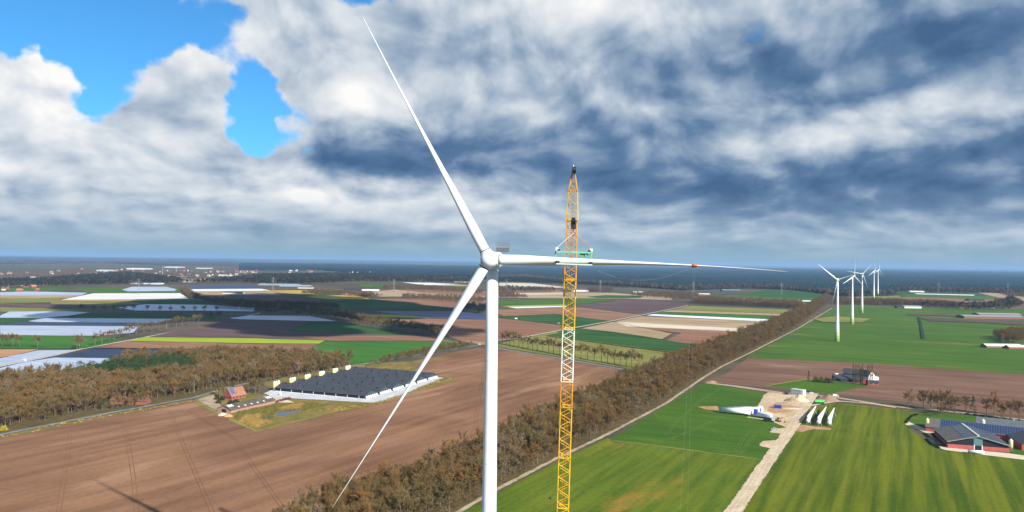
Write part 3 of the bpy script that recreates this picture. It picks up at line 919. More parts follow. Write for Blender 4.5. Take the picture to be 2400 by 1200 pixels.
def scatter(name, pts, kinds, label, cat, smin=0.8, smax=1.15, seed=1, flat=None):
    """a wood too large to count: one object, its trees placed on points by geometry nodes"""
    rg = random.Random(seed)
    me = bpy.data.meshes.new(name)
    me.from_pydata([(p[0], p[1], 0.0) for p in pts], [], [])
    me.attributes.new('tree_scale', 'FLOAT_VECTOR', 'POINT')
    me.attributes.new('tree_turn', 'FLOAT_VECTOR', 'POINT')
    me.attributes.new('tree_kind', 'INT', 'POINT')
    sc, ro, ki = [], [], []
    for _ in pts:
        s = rg.uniform(smin, smax)
        sc += [s, s, s * rg.uniform(0.85, 1.15) * (flat or 1.0)]
        ro += [0, 0, rg.uniform(0, 6.28)]
        ki.append(rg.randrange(len(kinds)))
    me.attributes['tree_scale'].data.foreach_set('vector', sc)
    me.attributes['tree_turn'].data.foreach_set('vector', ro)
    me.attributes['tree_kind'].data.foreach_set('value', ki)
    o = obj(name, me)
    tag(o, label, cat, kind='stuff')
    srcs = []
    for k, ms in enumerate(kinds):
        b = MB()
        mats = []
        for mm in ms:
            v = [tuple(q.co) for q in mm.vertices]
            f = [tuple(q.vertices) for q in mm.polygons]
            b.add(v, f, len(mats))
            mats.append(mm.materials[0])
        srcs.append(bpy.data.objects.new('tree_kind', b.mesh('tree_kind', mats)))
    ng = bpy.data.node_groups.new(name, 'GeometryNodeTree')
    ng.interface.new_socket('Geometry', in_out='INPUT', socket_type='NodeSocketGeometry')
    ng.interface.new_socket('Geometry', in_out='OUTPUT', socket_type='NodeSocketGeometry')
    gi, go = ng.nodes.new('NodeGroupInput'), ng.nodes.new('NodeGroupOutput')
    jo = ng.nodes.new('GeometryNodeJoinGeometry')
    for ob in srcs[::-1]:
        oi = ng.nodes.new('GeometryNodeObjectInfo')
        oi.inputs['Object'].default_value = ob
        oi.inputs['As Instance'].default_value = False
        gti = ng.nodes.new('GeometryNodeGeometryToInstance')
        ng.links.new(oi.outputs['Geometry'], gti.inputs[0])
        ng.links.new(gti.outputs[0], jo.inputs[0])
    ip = ng.nodes.new('GeometryNodeInstanceOnPoints')
    ip.inputs['Pick Instance'].default_value = True
    L = ng.links

    def named(n_, ty):
        q_ = ng.nodes.new('GeometryNodeInputNamedAttribute')
        q_.data_type = ty
        q_.inputs[0].default_value = n_
        return q_.outputs[0]
    L.new(gi.outputs[0], ip.inputs['Points'])
    L.new(jo.outputs[0], ip.inputs['Instance'])
    L.new(named('tree_kind', 'INT'), ip.inputs['Instance Index'])
    L.new(named('tree_turn', 'FLOAT_VECTOR'), ip.inputs['Rotation'])
    L.new(named('tree_scale', 'FLOAT_VECTOR'), ip.inputs['Scale'])
    L.new(ip.outputs[0], go.inputs[0])
    mo = o.modifiers.new('trees', 'NODES')
    mo.node_group = ng
    return o


# the belt of bare trees beside the sandy track
belt_px = [(560, 1300), (700, 1228), (1000, 1120), (1180, 1038), (1330, 966), (1480, 893), (1560, 860), (1700, 806), (1800, 767), (1900, 719), (1935, 697),
           (1950, 703), (1866, 768), (1750, 826), (1640, 884), (1550, 940), (1410, 1014), (1290, 1070), (1058, 1200), (950, 1262)]
bp = sorted(fill(belt_px, 5.6, 3), key=lambda p: p[0] ** 2 + p[1] ** 2)
rg = random.Random(5)
near_bp = [p for p in bp if -160 < to_px((p[0], p[1], 8))[1] - 1000 < 290][:185]
for i, p in enumerate(near_bp):
    plant('bare_tree', KINDS[rg.randrange(7)], (p[0], p[1], 0), rg.uniform(0, 6.28), rg.uniform(0.68, 1.25),
          'bare brown tree standing in the dense belt beside the sandy track', 'tree', 'bare trees of the belt beside the sandy track')
rest = [p for p in bp if p not in set(near_bp)]
scatter('tree_belt', rest, KINDS, 'far part of the long bare tree belt running to the wind turbines', 'trees', 0.65, 1.25, 4)
under = fill(belt_px, 5.0, 9)
UNDER = [tree_meshes(bare_tree(90 + k, 4.5, 2.8, 0.03, 520, tw=0.085, spread=1.2), BARK, TWIG_ORANGE if k else TWIG) for k in range(3)]
scatter('undergrowth', [p for p in under if p[1] < 1500], UNDER, 'brown leafless undergrowth filling the tree belt', 'undergrowth', 0.6, 1.1, 6)

# the row along the asphalt road
for p in along([(1178, 806), (1300, 829), (1420, 850), (1512, 866)], 11.3, 0.7, 3):
    plant('bare_tree', AVENUE[rg.randrange(4)], (p[0], p[1], 0), rg.uniform(0, 6.28), rg.uniform(1.15, 1.5),
          'bare round-crowned tree in the row lining the asphalt road', 'tree', 'bare trees lining the asphalt road')
row2 = along([(600, 738), (700, 742), (780, 750), (860, 766), (960, 781), (1040, 796)], 12, 1.5, 4) + along([(620, 729), (700, 733), (790, 745), (865, 760), (965, 776), (1060, 793)], 12, 1.5, 5)
for p in sorted(row2, key=lambda p: p[1])[:28]:
    plant('bare_tree', AVENUE[rg.randrange(4)], (p[0], p[1], 0), rg.uniform(0, 6.28), rg.uniform(1.1, 1.45),
          'dark bare tree in the double row beside the shaded fields', 'tree', 'bare trees of the double row beside the shaded fields')
scatter('tree_row', sorted(row2, key=lambda p: p[1])[28:], AVENUE, 'far end of the double tree row beside the shaded fields', 'trees', 1.1, 1.45, 8)
# trees along the pale farm road and by the film-covered fields
for p in along([(175, 820), (225, 810), (262, 800), (290, 791), (330, 782), (370, 775), (420, 765), (470, 756), (520, 748)], 22, 3, 6) + [tuple(G(*q))[:2] for q in ((5, 812), (18, 812), (31, 814), (45, 813), (88, 815), (186, 816))]:
    plant('bare_tree', AVENUE[rg.randrange(4)], (p[0], p[1], 0), rg.uniform(0, 6.28), rg.uniform(1.1, 1.45),
          'bare tree beside the pale farm road and film-covered fields', 'tree', 'bare trees beside the pale farm road')
for p in along([(195, 730), (300, 732), (420, 733), (520, 734)], 24, 3, 7):
    plant('bare_tree', AVENUE[rg.randrange(4)], (p[0], p[1], 0), rg.uniform(0, 6.28), rg.uniform(1.0, 1.35),
          'small bare tree in the row between the film-covered fields', 'tree', 'bare trees between the film-covered fields')
# the left wood
wood_px = [(-160, 1035), (0, 1005), (130, 980), (260, 952), (440, 925), (500, 908), (520, 905), (560, 900), (640, 893), (760, 872), (812, 862), (822, 852), (700, 842), (480, 836), (420, 842), (300, 850), (200, 882), (-120, 908)]
pine_px = [(150, 892), (200, 878), (290, 862), (420, 852), (462, 868), (440, 882), (360, 890), (270, 893)]
wp = fill(wood_px, 7.0, 11)
PW = [tuple(G(*p))[:2] for p in pine_px]
clear_px = [(250, 957), (256, 946), (346, 938), (348, 946)]
PC = [tuple(G(*p))[:2] for p in clear_px]
WOODK = [tree_meshes(bare_tree(110 + k, 12.5, 4.2, 0.15, 2000, tw=0.062), BARK, (TWIG_ORANGE, TWIG, TWIG)[k % 3]) for k in range(6)]
scatter('woodland', [p for p in wp if not inside(p, PW) and not inside(p, PC)], WOODK, 'brown leafless woodland left of the dark poultry barns', 'woodland', 0.75, 1.3, 12)
scatter('undergrowth', [p for p in fill(wood_px, 6.5, 15) if not inside(p, PC)], UNDER, 'brown undergrowth beneath the leafless woodland', 'undergrowth', 0.6, 1.0, 13)
for p in fill(pine_px, 8.0, 14):
    plant('pine_tree', PINES[rg.randrange(3)], (p[0], p[1], 0), rg.uniform(0, 6.28), rg.uniform(0.85, 1.15),
          'dark green pine in the evergreen clump within the leafless wood', 'pine tree', 'pines clumped in the leafless wood')
for q in ((20, 888), (45, 885), (70, 890), (240, 962), (305, 930), (545, 925), (690, 868), (715, 866)):
    p = G(*q)
    plant('pine_tree', PINES[rg.randrange(3)], (p.x, p.y, 0), rg.uniform(0, 6.28), rg.uniform(0.7, 0.95),
          'lone green pine standing among the leafless trees of the wood', 'pine tree', 'lone pines among the leafless trees')
for k, q in enumerate(((262, 960), (274, 957), (288, 955), (303, 952), (318, 950), (333, 947), (346, 944))):
    p = G(*q)
    plant('bare_tree', WOODK[k % 6], (p.x, p.y, 0), k * 1.3, rg.uniform(0.65, 0.9), 'bare tree standing between the low red bungalow and the side road', 'tree', 'bare trees before the red bungalow')
shrub_px = [(905, 852), (930, 846), (1000, 834), (1090, 818), (1112, 812), (1060, 812), (960, 830), (850, 862)]
scatter('shrub_strip', fill(shrub_px, 6.0, 16), WOODK, 'strip of olive-brown shrubs between the bright grass and the side road', 'shrubs', 0.45, 0.7, 17)

# ------------------------------------------------------------------ the turbine under construction
WHITE = mat('turbine_white', (0.80, 0.81, 0.80), 0.42, spec=0.4, col2=(0.74, 0.75, 0.74), scale=0.25)
SEAM = mat('dark_seam', (0.03, 0.035, 0.04), 0.6)
STEEL = mat('galvanised_steel', (0.30, 0.32, 0.33), 0.5, 0.6)


def airfoil(n, rel):
    """closed outline, chord 1 from the nose at x=0, relative thickness rel; blends to a circle at rel=1"""
    pts = []
    for k in range(n):
        t = 2 * math.pi * k / n
        x = 0.5 - 0.5 * math.cos(t)
        yc = 0.5 * math.sin(t)
        ya = (1 if math.sin(t) >= 0 else -1) * 5 * rel * (0.2969 * math.sqrt(max(x, 0)) - 0.126 * x - 0.3516 * x * x + 0.2843 * x ** 3 - 0.1020 * x ** 4)
        b = min(1, max(0, (rel - 0.42) / 0.55))
        pts.append((x, ya * (1 - b) + yc * rel * b))
    return pts


def blade_mesh(L, root_d, chord, pitch_tip, twist, sag, nsec=26, npt=20, r0=0.03):
    """span along +Z, rotor axis towards the wind along -Y, tangential along X; the nose faces the wind when feathered"""
    rings = []
    for i in range(nsec):
        r = r0 + (1 - r0) * (i / (nsec - 1)) ** 1.15
        if r < 0.21:
            k = max(0, (r - 0.045) / 0.165)
            k = k * k * (3 - 2 * k)
            c = root_d + (chord - root_d) * k
            rel = 1 + (0.44 - 1) * k
        else:
            u = (r - 0.21) / 0.79
            c = chord * (1 - u) ** 0.95 * (1 - 0.12 * u) + 0.30 * u
            rel = 0.44 + (0.20 - 0.44) * min(1, u * 1.5)
        if i == nsec - 1:
            c *= 0.25
        ang = pitch_tip + twist * (1 - r) ** 2
        ca, sa = math.cos(ang), math.sin(ang)
        off = sag * max(0, r - 0.25) ** 2.6 / 0.75 ** 2.6
        ring = []
        for x, y in airfoil(npt, rel):
            X, Y = (x - 0.32 - 0.18 * min(1, max(0, (rel - 0.42) / 0.55))) * c, y * c
            # chord direction: nose towards the wind (-Y) at 90 degrees
            ring.append((off + X * ca - Y * sa, X * sa + Y * ca, r * L))
        rings.append(ring)
    b = MB()
    b.loft(rings)
    return b


YAW = R(4)                                 # the rotor looks a little to the left of the camera
hub_c = PD(1147, 608, 176.0)
axis = Vector((-math.sin(YAW), -math.cos(YAW), 0))
tilt = R(5)
axis_t = (axis * math.cos(tilt) + Vector((0, 0, 1)) * math.sin(tilt)).normalized()
tw_xy = hub_c - axis * 5.2
tower_x, tower_y = PD(1153.5, 700, tw_xy.y).x, tw_xy.y
HUBZ = hub_c.z
turb = thing('wind_turbine', 'huge white wind turbine with thin feathered blades beside the yellow crane', 'wind turbine', (tower_x, tower_y, 0))
b = MB()
zt = HUBZ - 2.4
prof = [(2.15 + (1.34 - 2.15) * (z / zt), z) for z in (0, 20, 40, 60, 80, 100, zt)]
b.lathe([(2.15, -0.5)] + prof, 48)
b.build('tower', WHITE, turb, True)
fl = MB()
for z in (24, 48, 72.5, 96.5):
    r = 2.15 + (1.34 - 2.15) * z / zt
    fl.lathe([(r + .004, z - 0.05), (r + .012, z - 0.04), (r + .012, z + 0.04), (r + .004, z + 0.05)], 48)
fl.build('flange_ring', mat('seam_grey', (0.55, 0.56, 0.57), 0.6), turb, True)
fo = MB()
fo.lathe([(9.5, 0.0), (9.5, 0.25), (3.2, 0.75), (3.0, 0.95), (2.3, 0.95)], 40)
fo.build('foundation', mat('foundation_concrete', (0.42, 0.41, 0.39), 0.9, var=0.2), turb)
dr = MB()
dr.box(-0.5, 0.5, -2.25, -2.05, 1.3, 3.6)
dr.build('door', STEEL, turb)

Ry = Matrix.Rotation(-YAW, 4, 'Z')


def local(M):
    return Matrix.Translation(-Vector((tower_x, tower_y, 0))) @ M


# nacelle: rounded box behind the hub
nac = MB()
rings = []
for y, wd, ht, zc in ((-3.6, 1.25, 1.25, 0), (-3.0, 1.65, 1.6, 0), (-1.5, 1.9, 1.85, -0.05), (2, 1.95, 1.95, 0), (6.5, 1.9, 1.9, 0.1), (7.6, 1.6, 1.55, 0.15), (7.9, 1.0, 1.0, 0.2)):
    ring = []
    for k in range(24):
        t = 2 * math.pi * k / 24
        c, s_ = math.cos(t), math.sin(t)
        e = 0.45
        ring.append((wd * math.copysign(abs(c) ** e, c), y, zc + ht * math.copysign(abs(s_) ** e, s_)))
    rings.append(ring)
nac.loft(rings)
Mn = Matrix.Translation((0, 0, HUBZ - 0.1)) @ Matrix.Rotation(-YAW, 4, 'Z')
nac.v = [tuple(Mn @ Vector(p)) for p in nac.v]
na = nac.build('nacelle', WHITE, turb, True)
# hoist platform with railing on the nacelle roof
pf = MB()
pf.box(0.4, 3.5, 4.2, 7.4, 3.0, 3.12, M=Mn)
for x in (0.5, 3.4):
    for y in (4.3, 7.3):
        pf.tube(Mn @ Vector((x * .55 + .4, y, 1.8)), Mn @ Vector((x, y, 3.0)), 0.09, n=5)
pf.build('hoist_platform', STEEL, turb)
pl = MB()
pl.box(0.4, 3.5, 4.16, 4.2, 1.95, 3.0, M=Mn)
pl.build('cooler', mat('cooler_grey', (0.10, 0.105, 0.11), 0.6), turb)
rl = MB()
for k in range(9):
    for y in (4.25, 7.35):
        x = 0.45 + k * 3.0 / 8
        rl.tube(Mn @ Vector((x, y, 3.1)), Mn @ Vector((x, y, 4.2 if k % 2 else 4.45)), 0.035, n=4)
for z in (3.65, 4.2):
    for y in (4.25, 7.35):
        rl.tube(Mn @ Vector((0.45, y, z)), Mn @ Vector((3.45, y, z)), 0.03, n=4)
    for x in (0.45, 3.45):
        rl.tube(Mn @ Vector((x, 4.25, z)), Mn @ Vector((x, 7.35, z)), 0.03, n=4)
rl.build('railing', STEEL, turb)

# hub: local frame, -Y towards the wind, Z up
Mh = Matrix.Translation(hub_c - Vector((tower_x, tower_y, 0))) @ Matrix.Rotation(-YAW, 4, 'Z') @ Matrix.Rotation(-tilt, 4, 'X')
hb = MB()
rings = []
for y, r in ((2.25, 1.2), (2.1, 1.75), (1.5, 1.98), (0.6, 2.05), (-0.5, 2.05), (-1.4, 1.95), (-2.1, 1.66), (-2.55, 1.15), (-2.78, 0.5), (-2.82, 0.06)):
    rings.append([Mh @ Vector((r * math.cos(2 * math.pi * k / 40), y, r * math.sin(2 * math.pi * k / 40))) for k in range(40)])
hb.loft(rings[::-1])
hub = hb.build('hub', WHITE, turb, True)
ss = MB()
for (a0, rr, y0) in ((R(205), 1.86, -1.72), ):
    pts = [Mh @ Vector((math.cos(a0 + k * 0.11) * (rr - k * .045), y0 - 0.02 - k * .04, math.sin(a0 + k * 0.11) * (rr - k * .045))) for k in range(11)]
    ss.path(pts, 0.09, 5)
ss.build('seam', SEAM, hub)
BL = 66.9
for nm_ang, sag, lab in ((119.0, 0.3, 'blade pointing up and left, against the clouds'), (-0.6, 1.1, 'level blade held in the green lifting frame'), (239.0, 0.2, 'blade pointing down and left, over the ploughed field')):
    th = R(nm_ang)
    # span direction in the rotor plane; local x of the blade = clockwise tangential seen from the front
    Mb = Mh @ Matrix.Rotation(math.pi / 2 - th, 4, 'Y')
    bm_ = blade_mesh(BL, 2.35, 3.75, R(87), R(-29), sag, 40, 36)
    bm_.v = [tuple(Mb @ Vector(p)) for p in bm_.v]
    bo = bm_.build('blade', WHITE, turb, True)
    bo['label'] = lab
    sk = MB()
    sk.v = []
    ring0 = [[Mb @ Vector((1.235 * math.cos(2 * math.pi * k / 32), 1.235 * math.sin(2 * math.pi * k / 32), z)) for k in range(32)] for z in (1.95, 2.32)]
    sk.loft(ring0)
    sk.build('root_seal', SEAM, bo, True)
    so_ = MB()
    so_.loft([[Mb @ Vector((rr * math.cos(2 * math.pi * k / 32), rr * math.sin(2 * math.pi * k / 32), z)) for k in range(32)] for z, rr in ((0.4, 1.5), (1.85, 1.42), (2.12, 1.34))])
    so_.build('blade_socket', WHITE, hub, True)

# ------------------------------------------------------------------ crane
CY = mat('crane_yellow', (0.80, 0.48, 0.03), 0.5, var=0.35, scale=0.6)
CO = mat('crane_orange', (0.72, 0.33, 0.025), 0.5, var=0.35, scale=0.6)
CW = mat('crane_white', (0.78, 0.80, 0.66), 0.5, var=0.2, scale=0.6)
BLACKM = mat('black_steel', (0.02, 0.02, 0.025), 0.5)
ROPE = mat('steel_rope', (0.22, 0.20, 0.19), 0.6)


def boom_pt(py):
    """axis of the boom where it crosses photo row py: it leans towards the camera as it rises"""
    px = 1319 + (1344.5 - 1319) * (1200 - py) / (1200 - 393)
    y = 184.0
    for _ in range(4):
        p = PD(px, py, y)
        y = 195.5 - 13.0 * max(0, p.z) / 143.0
    return PD(px, py, y)


pa, pb = boom_pt(1190), boom_pt(420)
bdir = (pb - pa).normalized()
foot = pa - bdir * ((pa.z - 2.6) / bdir.z)
bside = Vector((1, 0, 0))
bside = (bside - bdir * bside.dot(bdir)).normalized()
bside = (Matrix.Rotation(R(-6), 4, bdir) @ bside).normalized()
bback = bdir.cross(bside).normalized()
if bback.y < 0:
    bback = -bback
crane = thing('crawler_crane', 'tall yellow lattice boom crane with one white boom section beside the turbine', 'crane', (foot.x, foot.y, 0))
CO_ = Vector((foot.x, foot.y, 0))


def boom_section(z0, z1, w0, w1, d0, d1, m, name='boom_section'):
    """lattice piece along the boom axis between heights (metres along the axis)"""
    c = MB()
    nb = max(3, round((z1 - z0) / 1.6))

    def corner(s, sx, sy):
        t = (s - z0) / (z1 - z0)
        return foot - CO_ + bdir * s + bside * (sx * (w0 + (w1 - w0) * t) / 2) + bback * (sy * (d0 + (d1 - d0) * t) / 2)
    for sx in (-1, 1):
        for sy in (-1, 1):
            c.tube(corner(z0, sx, sy), corner(z1, sx, sy), 0.15, n=6)
    faces = (((-1, -1), (1, -1)), ((-1, 1), (1, 1)), ((-1, -1), (-1, 1)), ((1, -1), (1, 1)))
    for fi, (a, b_) in enumerate(faces):
        for k in range(nb):
            s0, s1 = z0 + (z1 - z0) * k / nb, z0 + (z1 - z0) * (k + 1) / nb
            if (k + fi) % 2:
                c.tube(corner(s0, *a), corner(s1, *b_), 0.09, n=4)
            else:
                c.tube(corner(s0, *b_), corner(s1, *a), 0.09, n=4)
        for s in (z0 + .08, z1 - .08):
            c.tube(corner(s, *a), corner(s, *b_), 0.095, n=4)
    o = c.build(name, m, crane)
    e = MB()
    for sx in (-1, 1):
        for sy in (-1, 1):
            e.tube(corner(z1 - 0.22, sx, sy), corner(z1 + 0.0, sx, sy), 0.20, n=6)
    e.build('connector', mat('connector_steel', (0.40, 0.14, 0.03), 0.6), o)
    return o


def s_at(py):
    return (boom_pt(py) - foot).dot(bdir)


bw = 2.75
cuts = [(3.0, CY)]
sec = [1310, 1187, 1070, 952, 893, 770, 655, 517, 447]
boom_section(0.6, s_at(1310) - 9, 1.2, bw, 1.2, 2.5, CY, 'boom_foot')
boom_section(s_at(1310) - 9, s_at(1310), bw, bw, 2.5, 2.5, CY)
cols = {1187: CY, 1070: CY, 952: CY, 893: CO, 770: CW, 655: CY, 517: CO, 447: CY}
zz = s_at(1310)
lab = {770: 'white boom section between yellow ones'}
for py in sec[1:]:
    o = boom_section(zz, s_at(py), bw, bw if py > 520 else (2.35 if py == 517 else 2.05), 2.5, 2.5 if py > 520 else (2.1 if py == 517 else 1.9), cols[py])
    zz = s_at(py)
    if py == 770:
        o['label'] = lab[770]
boom_section(zz, s_at(402), 2.05, 0.55, 1.9, 0.7, CO, 'boom_tip')
hd = MB()
ht_ = foot - CO_ + bdir * s_at(402)
Mt = Matrix.Translation(ht_)
hd.box(-0.35, 0.35, -1.9, 0.8, -0.9, 0.9, M=Mt)
hd.tube(ht_ + Vector((-.4, -1.7, .2)), ht_ + Vector((.4, -1.7, .2)), 0.75, n=16)
hd.build('boom_head', BLACKM, crane)
lp = MB()
lp.tube(ht_ + Vector((0, 0, .9)), ht_ + Vector((0, 0, 1.6)), 0.1, n=6)
lp.build('warning_light', mat('light_housing', (0.8, 0.8, 0.78), 0.4), crane)
# ladder and hoses on the inner side of the boom
ld = MB()
for s0 in np.arange(3, zz - 1, 0.9):
    pt = foot - CO_ + bdir * s0
    ld.tube(pt + bside * -0.25, pt + bside * 0.25, 0.03, n=4)
for sx in (-.25, .25):
    ld.tube(foot - CO_ + bdir * 3 + bside * sx, foot - CO_ + bdir * (zz - 1) + bside * sx, 0.045, n=4)
ld.build('ladder', CO, crane)
# superstructure and tracks at the foot, below the picture
cb = MB()
cb.box(-2.2, 2.2, -1.5, 9.5, 1.7, 3.4)
cb.box(-1.6, 1.6, 1.0, 6.5, 3.4, 4.6)
cb.build('superstructure', CY, crane)
ca = MB()
ca.box(2.25, 4.0, -2.6, -0.4, 1.9, 4.3)
ca.build('cab', mat('cab_glass', (0.05, 0.07, 0.09), 0.15, spec=0.6), crane)
cw = MB()
for k in range(6):
    cw.box(-3.2, 3.2, 8.4, 10.9, 1.9 + k * 0.62, 2.48 + k * 0.62)
cw.build('counterweight', mat('counterweight_grey', (0.25, 0.26, 0.27), 0.8), crane)
for sx in (-1, 1):
    tr = MB()
    prof = []
    for k in range(24):
        t = 2 * math.pi * k / 24
        yy = math.cos(t)
        prof.append((sx * 3.9, 2.0 + math.copysign(4.6, yy) + 0.85 * yy, 0.95 + 0.95 * math.sin(t)))
    ring1 = [Vector(p) + Vector((-0.75, 0, 0)) for p in prof]
    ring2 = [Vector(p) + Vector((0.75, 0, 0)) for p in prof]
    tr.loft([ring1, ring2])
    tr.build('track', BLACKM, crane)
cb2 = MB()
cb2.box(-3.3, 3.3, 0.3, 3.6, 0.5, 1.69)
cb2.build('carbody', CY, crane)

# hook block, slings and the green frame round the blade
hook = PD(1344, 530, 178.4)
hk = thing('hook_block', 'dark hook block hanging in front of the yellow boom', 'hook', (hook.x, hook.y, hook.z))
q = MB()
q.box(-0.55, 0.55, -0.3, 0.3, -0.7, 1.5)
for k in (-.34, -.11, .11, .34):
    q.tube((k - .07, 0, 1.2), (k + .07, 0, 1.2), 0.85, n=16)
q.build('block', BLACKM, hk)
q = MB()
q.tube((0, 0, -0.6), (0, 0, -1.3), 0.16, n=8)
q.path([Vector((0.45 * math.sin(t), 0, -1.7 - 0.45 * math.cos(t))) for t in np.linspace(-2.2, 2.6, 12)], 0.15, 6)
q.build('hook', mat('hook_red', (0.55, 0.05, 0.04), 0.5), hk)
top = ht_ + CO_ + Vector((0, -1.7, 0))
q = MB()
for x in (-.42, -.16, .16, .42):
    q.tube((x, 0, 1.6), tuple(top - hook + Vector((x * .6, 0, 0))), 0.035, n=4)
q.build('hoist_rope', ROPE, hk)

GREEN = mat('frame_green', (0.20, 0.52, 0.30), 0.5, var=0.3, scale=0.8)
Mfr = PD(1344.5, 611.0, 174.9)
fr = thing('blade_lifting_frame', 'pale green steel lifting frame clamped round the level turbine blade', 'lifting frame', (Mfr.x, Mfr.y, Mfr.z))
fr.rotation_euler = (0, R(1.2), 0)
hl = 4.05
for nm, y in (('top_beam', -1.4), ('top_beam', 1.6)):
    q = MB()
    q.box(-hl, hl, y - 0.17, y + 0.17, 1.75, 2.1)
    q.build(nm, GREEN, fr)
q = MB()
q.box(-hl, hl, -1.5, -1.2, -0.95, -0.68)
q.build('bottom_beam', mat('frame_pale_green', (0.48, 0.66, 0.50), 0.5), fr)
q = MB()
q.box(-hl, hl, 1.5, 1.8, -0.95, -0.68)
q.build('bottom_beam', mat('frame_pale_green', (0.48, 0.66, 0.50), 0.5), fr)
for sx in (-1, 1):
    for y in (1.65,):
        q = MB()
        q.box(sx * (hl + .02) - .16, sx * (hl + .02) + .16, y - .2, y + .2, -1.0, 2.25)
        q.build('post', GREEN, fr)
    q = MB()
    q.box(sx * (hl + .02) - .14, sx * (hl + .02) + .14, -1.14, 1.44, 1.78, 2.06)
    q.box(sx * (hl + .02) - .14, sx * (hl + .02) + .14, -1.19, 1.49, -0.93, -0.7)
    q.build('cross_beam', GREEN, fr)
    q = MB()
    q.box(sx * 3.75 - .45, sx * 3.75 + .45, -1.18, 1.3, -0.68, -0.42)
    q.box(sx * 3.75 - .42, sx * 3.75 + .42, -1.45, -1.19, -0.66, -0.15)
    q.build('blade_pad', BLACKM, fr)
    q = MB()
    q.tube((sx * (hl - .15) - .3, 0, 2.45), (sx * (hl - .15) + .3, 0, 2.45), 0.42, n=16)
    q.build('winch', mat('winch_white', (0.75, 0.75, 0.73), 0.5), fr)
    q = MB()
    q.box(sx * 3.5 - .3, sx * 3.5 + .3, -.5, .5, 2.11, 2.5)
    q.build('winch_base', BLACKM, fr)
for x in (-2.4, -0.9, 1.2, 2.6):
    q = MB()
    q.box(x - .07, x + .07, -1.42, -1.28, 1.15, 1.75)
    q.build('hanger', GREEN, fr)
q = MB()
q.box(1.3, 3.2, -1.0, 1.0, 1.0, 1.7)
q.build('power_pack', mat('pack_green', (0.10, 0.36, 0.22), 0.6), fr)
for sx in (-1, 1):
    q = MB()
    e0 = Vector((hook.x, hook.y, hook.z - 1.7))
    e1 = Mfr + Vector((sx * (hl - .15), 0, 2.9))
    q.tube(e0, e1, 0.10, n=6)
    so2 = q.build('lifting_sling', mat('sling_orange', (0.55, 0.25, 0.10), 0.8) if sx > 0 else mat('sling_grey', (0.42, 0.40, 0.36), 0.8))
    tag(so2, 'orange lifting sling from the hook to the outer end of the green frame' if sx > 0 else 'grey lifting sling from the hook to the hub end of the green frame', 'sling')

# tag line sleeve and ropes
ORG = mat('orange_fabric', (0.75, 0.16, 0.03), 0.8, var=0.3, scale=3)
sl_c = PD(1627.5, 616.8, 171.0)
bdl = (PD(1660, 618.5, 171) - PD(1590, 614.8, 171)).normalized()
# follow the blade itself so the sleeve sits on it
th = R(-0.6)
Mb = Matrix.Translation((tower_x, tower_y, 0)) @ Mh @ Matrix.Rotation(math.pi / 2 - th, 4, 'Y')
best = min((abs(to_px(Mb @ Vector((0, 0, r)))[0] - 1627.5), r) for r in np.arange(30, 66, 0.1))[1]
rr_ = best / BL
offs = 1.1 * max(0, rr_ - 0.25) ** 2.6 / 0.75 ** 2.6
q = MB()
rings = []
for z in (-0.55, -0.5, 0.5, 0.55):
    ring = []
    for k in range(20):
        t = 2 * math.pi * k / 20
        gx = 1.0 if abs(z) < .52 else 0.85
        ring.append(Mb @ Vector((offs + 0.36 * gx * math.cos(t) + 0.02 * math.sin(3 * t), 0.55 * 0.32 + 0.98 * gx * math.sin(t), best + z)))
    rings.append(ring)
q.loft(rings)
tag(q.build('tag_line_sleeve', ORG, None, True), 'orange fabric sleeve wrapped round the outer level blade', 'sleeve')
sc_ = Mb @ Vector((offs, 0, best))


def sag_line(a, b, sag, n=16):
    return [a.lerp(b, k / n) - Vector((0, 0, sag * 4 * (k / n) * (1 - k / n))) for k in range(n + 1)]


LINE = mat('tag_rope', (0.40, 0.38, 0.36), 0.8)
LINE_R = mat('red_tag_rope', (0.38, 0.16, 0.10), 0.8)
for k, (dx_, dy_) in enumerate(((-3, 9), (1, 13))):
    q = MB()
    a = sc_ + Vector((0.3 * k - .15, 0, -0.4))
    q.path(sag_line(a, Vector((a.x + dx_, a.y + dy_, 0.2)), 2.0), 0.009, 4)
    tag(q.build('tag_line', LINE), 'thin tag rope hanging from the orange sleeve to the ground', 'rope', 'tag ropes hanging from the orange sleeve')
q = MB()
a = sc_ + Vector((-0.5, 0, -0.3))
q.path(sag_line(a, PD(1400, 634, 180.5), 2.6, 24), 0.022, 4)
tag(q.build('tag_line', LINE), 'slack tag rope curving from the orange sleeve to the crane boom', 'rope')
for k in range(2):
    q = MB()
    a = Vector((tower_x - 0.6 + .5 * k, tower_y + 2.4, 104.0))
    e = G(1066 + 6 * k, 1150)
    q.path(sag_line(a, Vector((e.x, e.y, 0.2)), 9.0 + k, 24), 0.03, 4)
    tag(q.build('tag_line', LINE_R), 'reddish guide rope running from the turbine tower down into the tree belt', 'rope', 'guide ropes from the tower to the tree belt')

# ------------------------------------------------------------------ the five older turbines
TOW = bpy.data.materials.new('tower_with_green_foot')
TOW.use_nodes = True
t = NT(TOW.node_tree)
bs = t.n['Principled BSDF']
bs.inputs['Roughness'].default_value = 0.5
tcn = t.n.new('ShaderNodeTexCoord')
z = t.sep(tcn.outputs['Object'])[2]
rampn = t.n.new('ShaderNodeValToRGB')
rampn.color_ramp.interpolation = 'CONSTANT'
t.l.new(t.m('DIVIDE', z, 24.0), rampn.inputs[0])
e = rampn.color_ramp.elements
for p_, c_ in ((0.0, (0.18, 0.30, 0.07)), (0.2, (0.30, 0.42, 0.14)), (0.4, (0.45, 0.55, 0.28)), (0.6, (0.60, 0.68, 0.48)), (0.8, (0.72, 0.77, 0.68))):
    if p_ in (0.0,):
        e[0].position, e[0].color = 0.0, c_ + (1,)
    else:
        k_ = e.new(p_)
        k_.color = c_ + (1,)
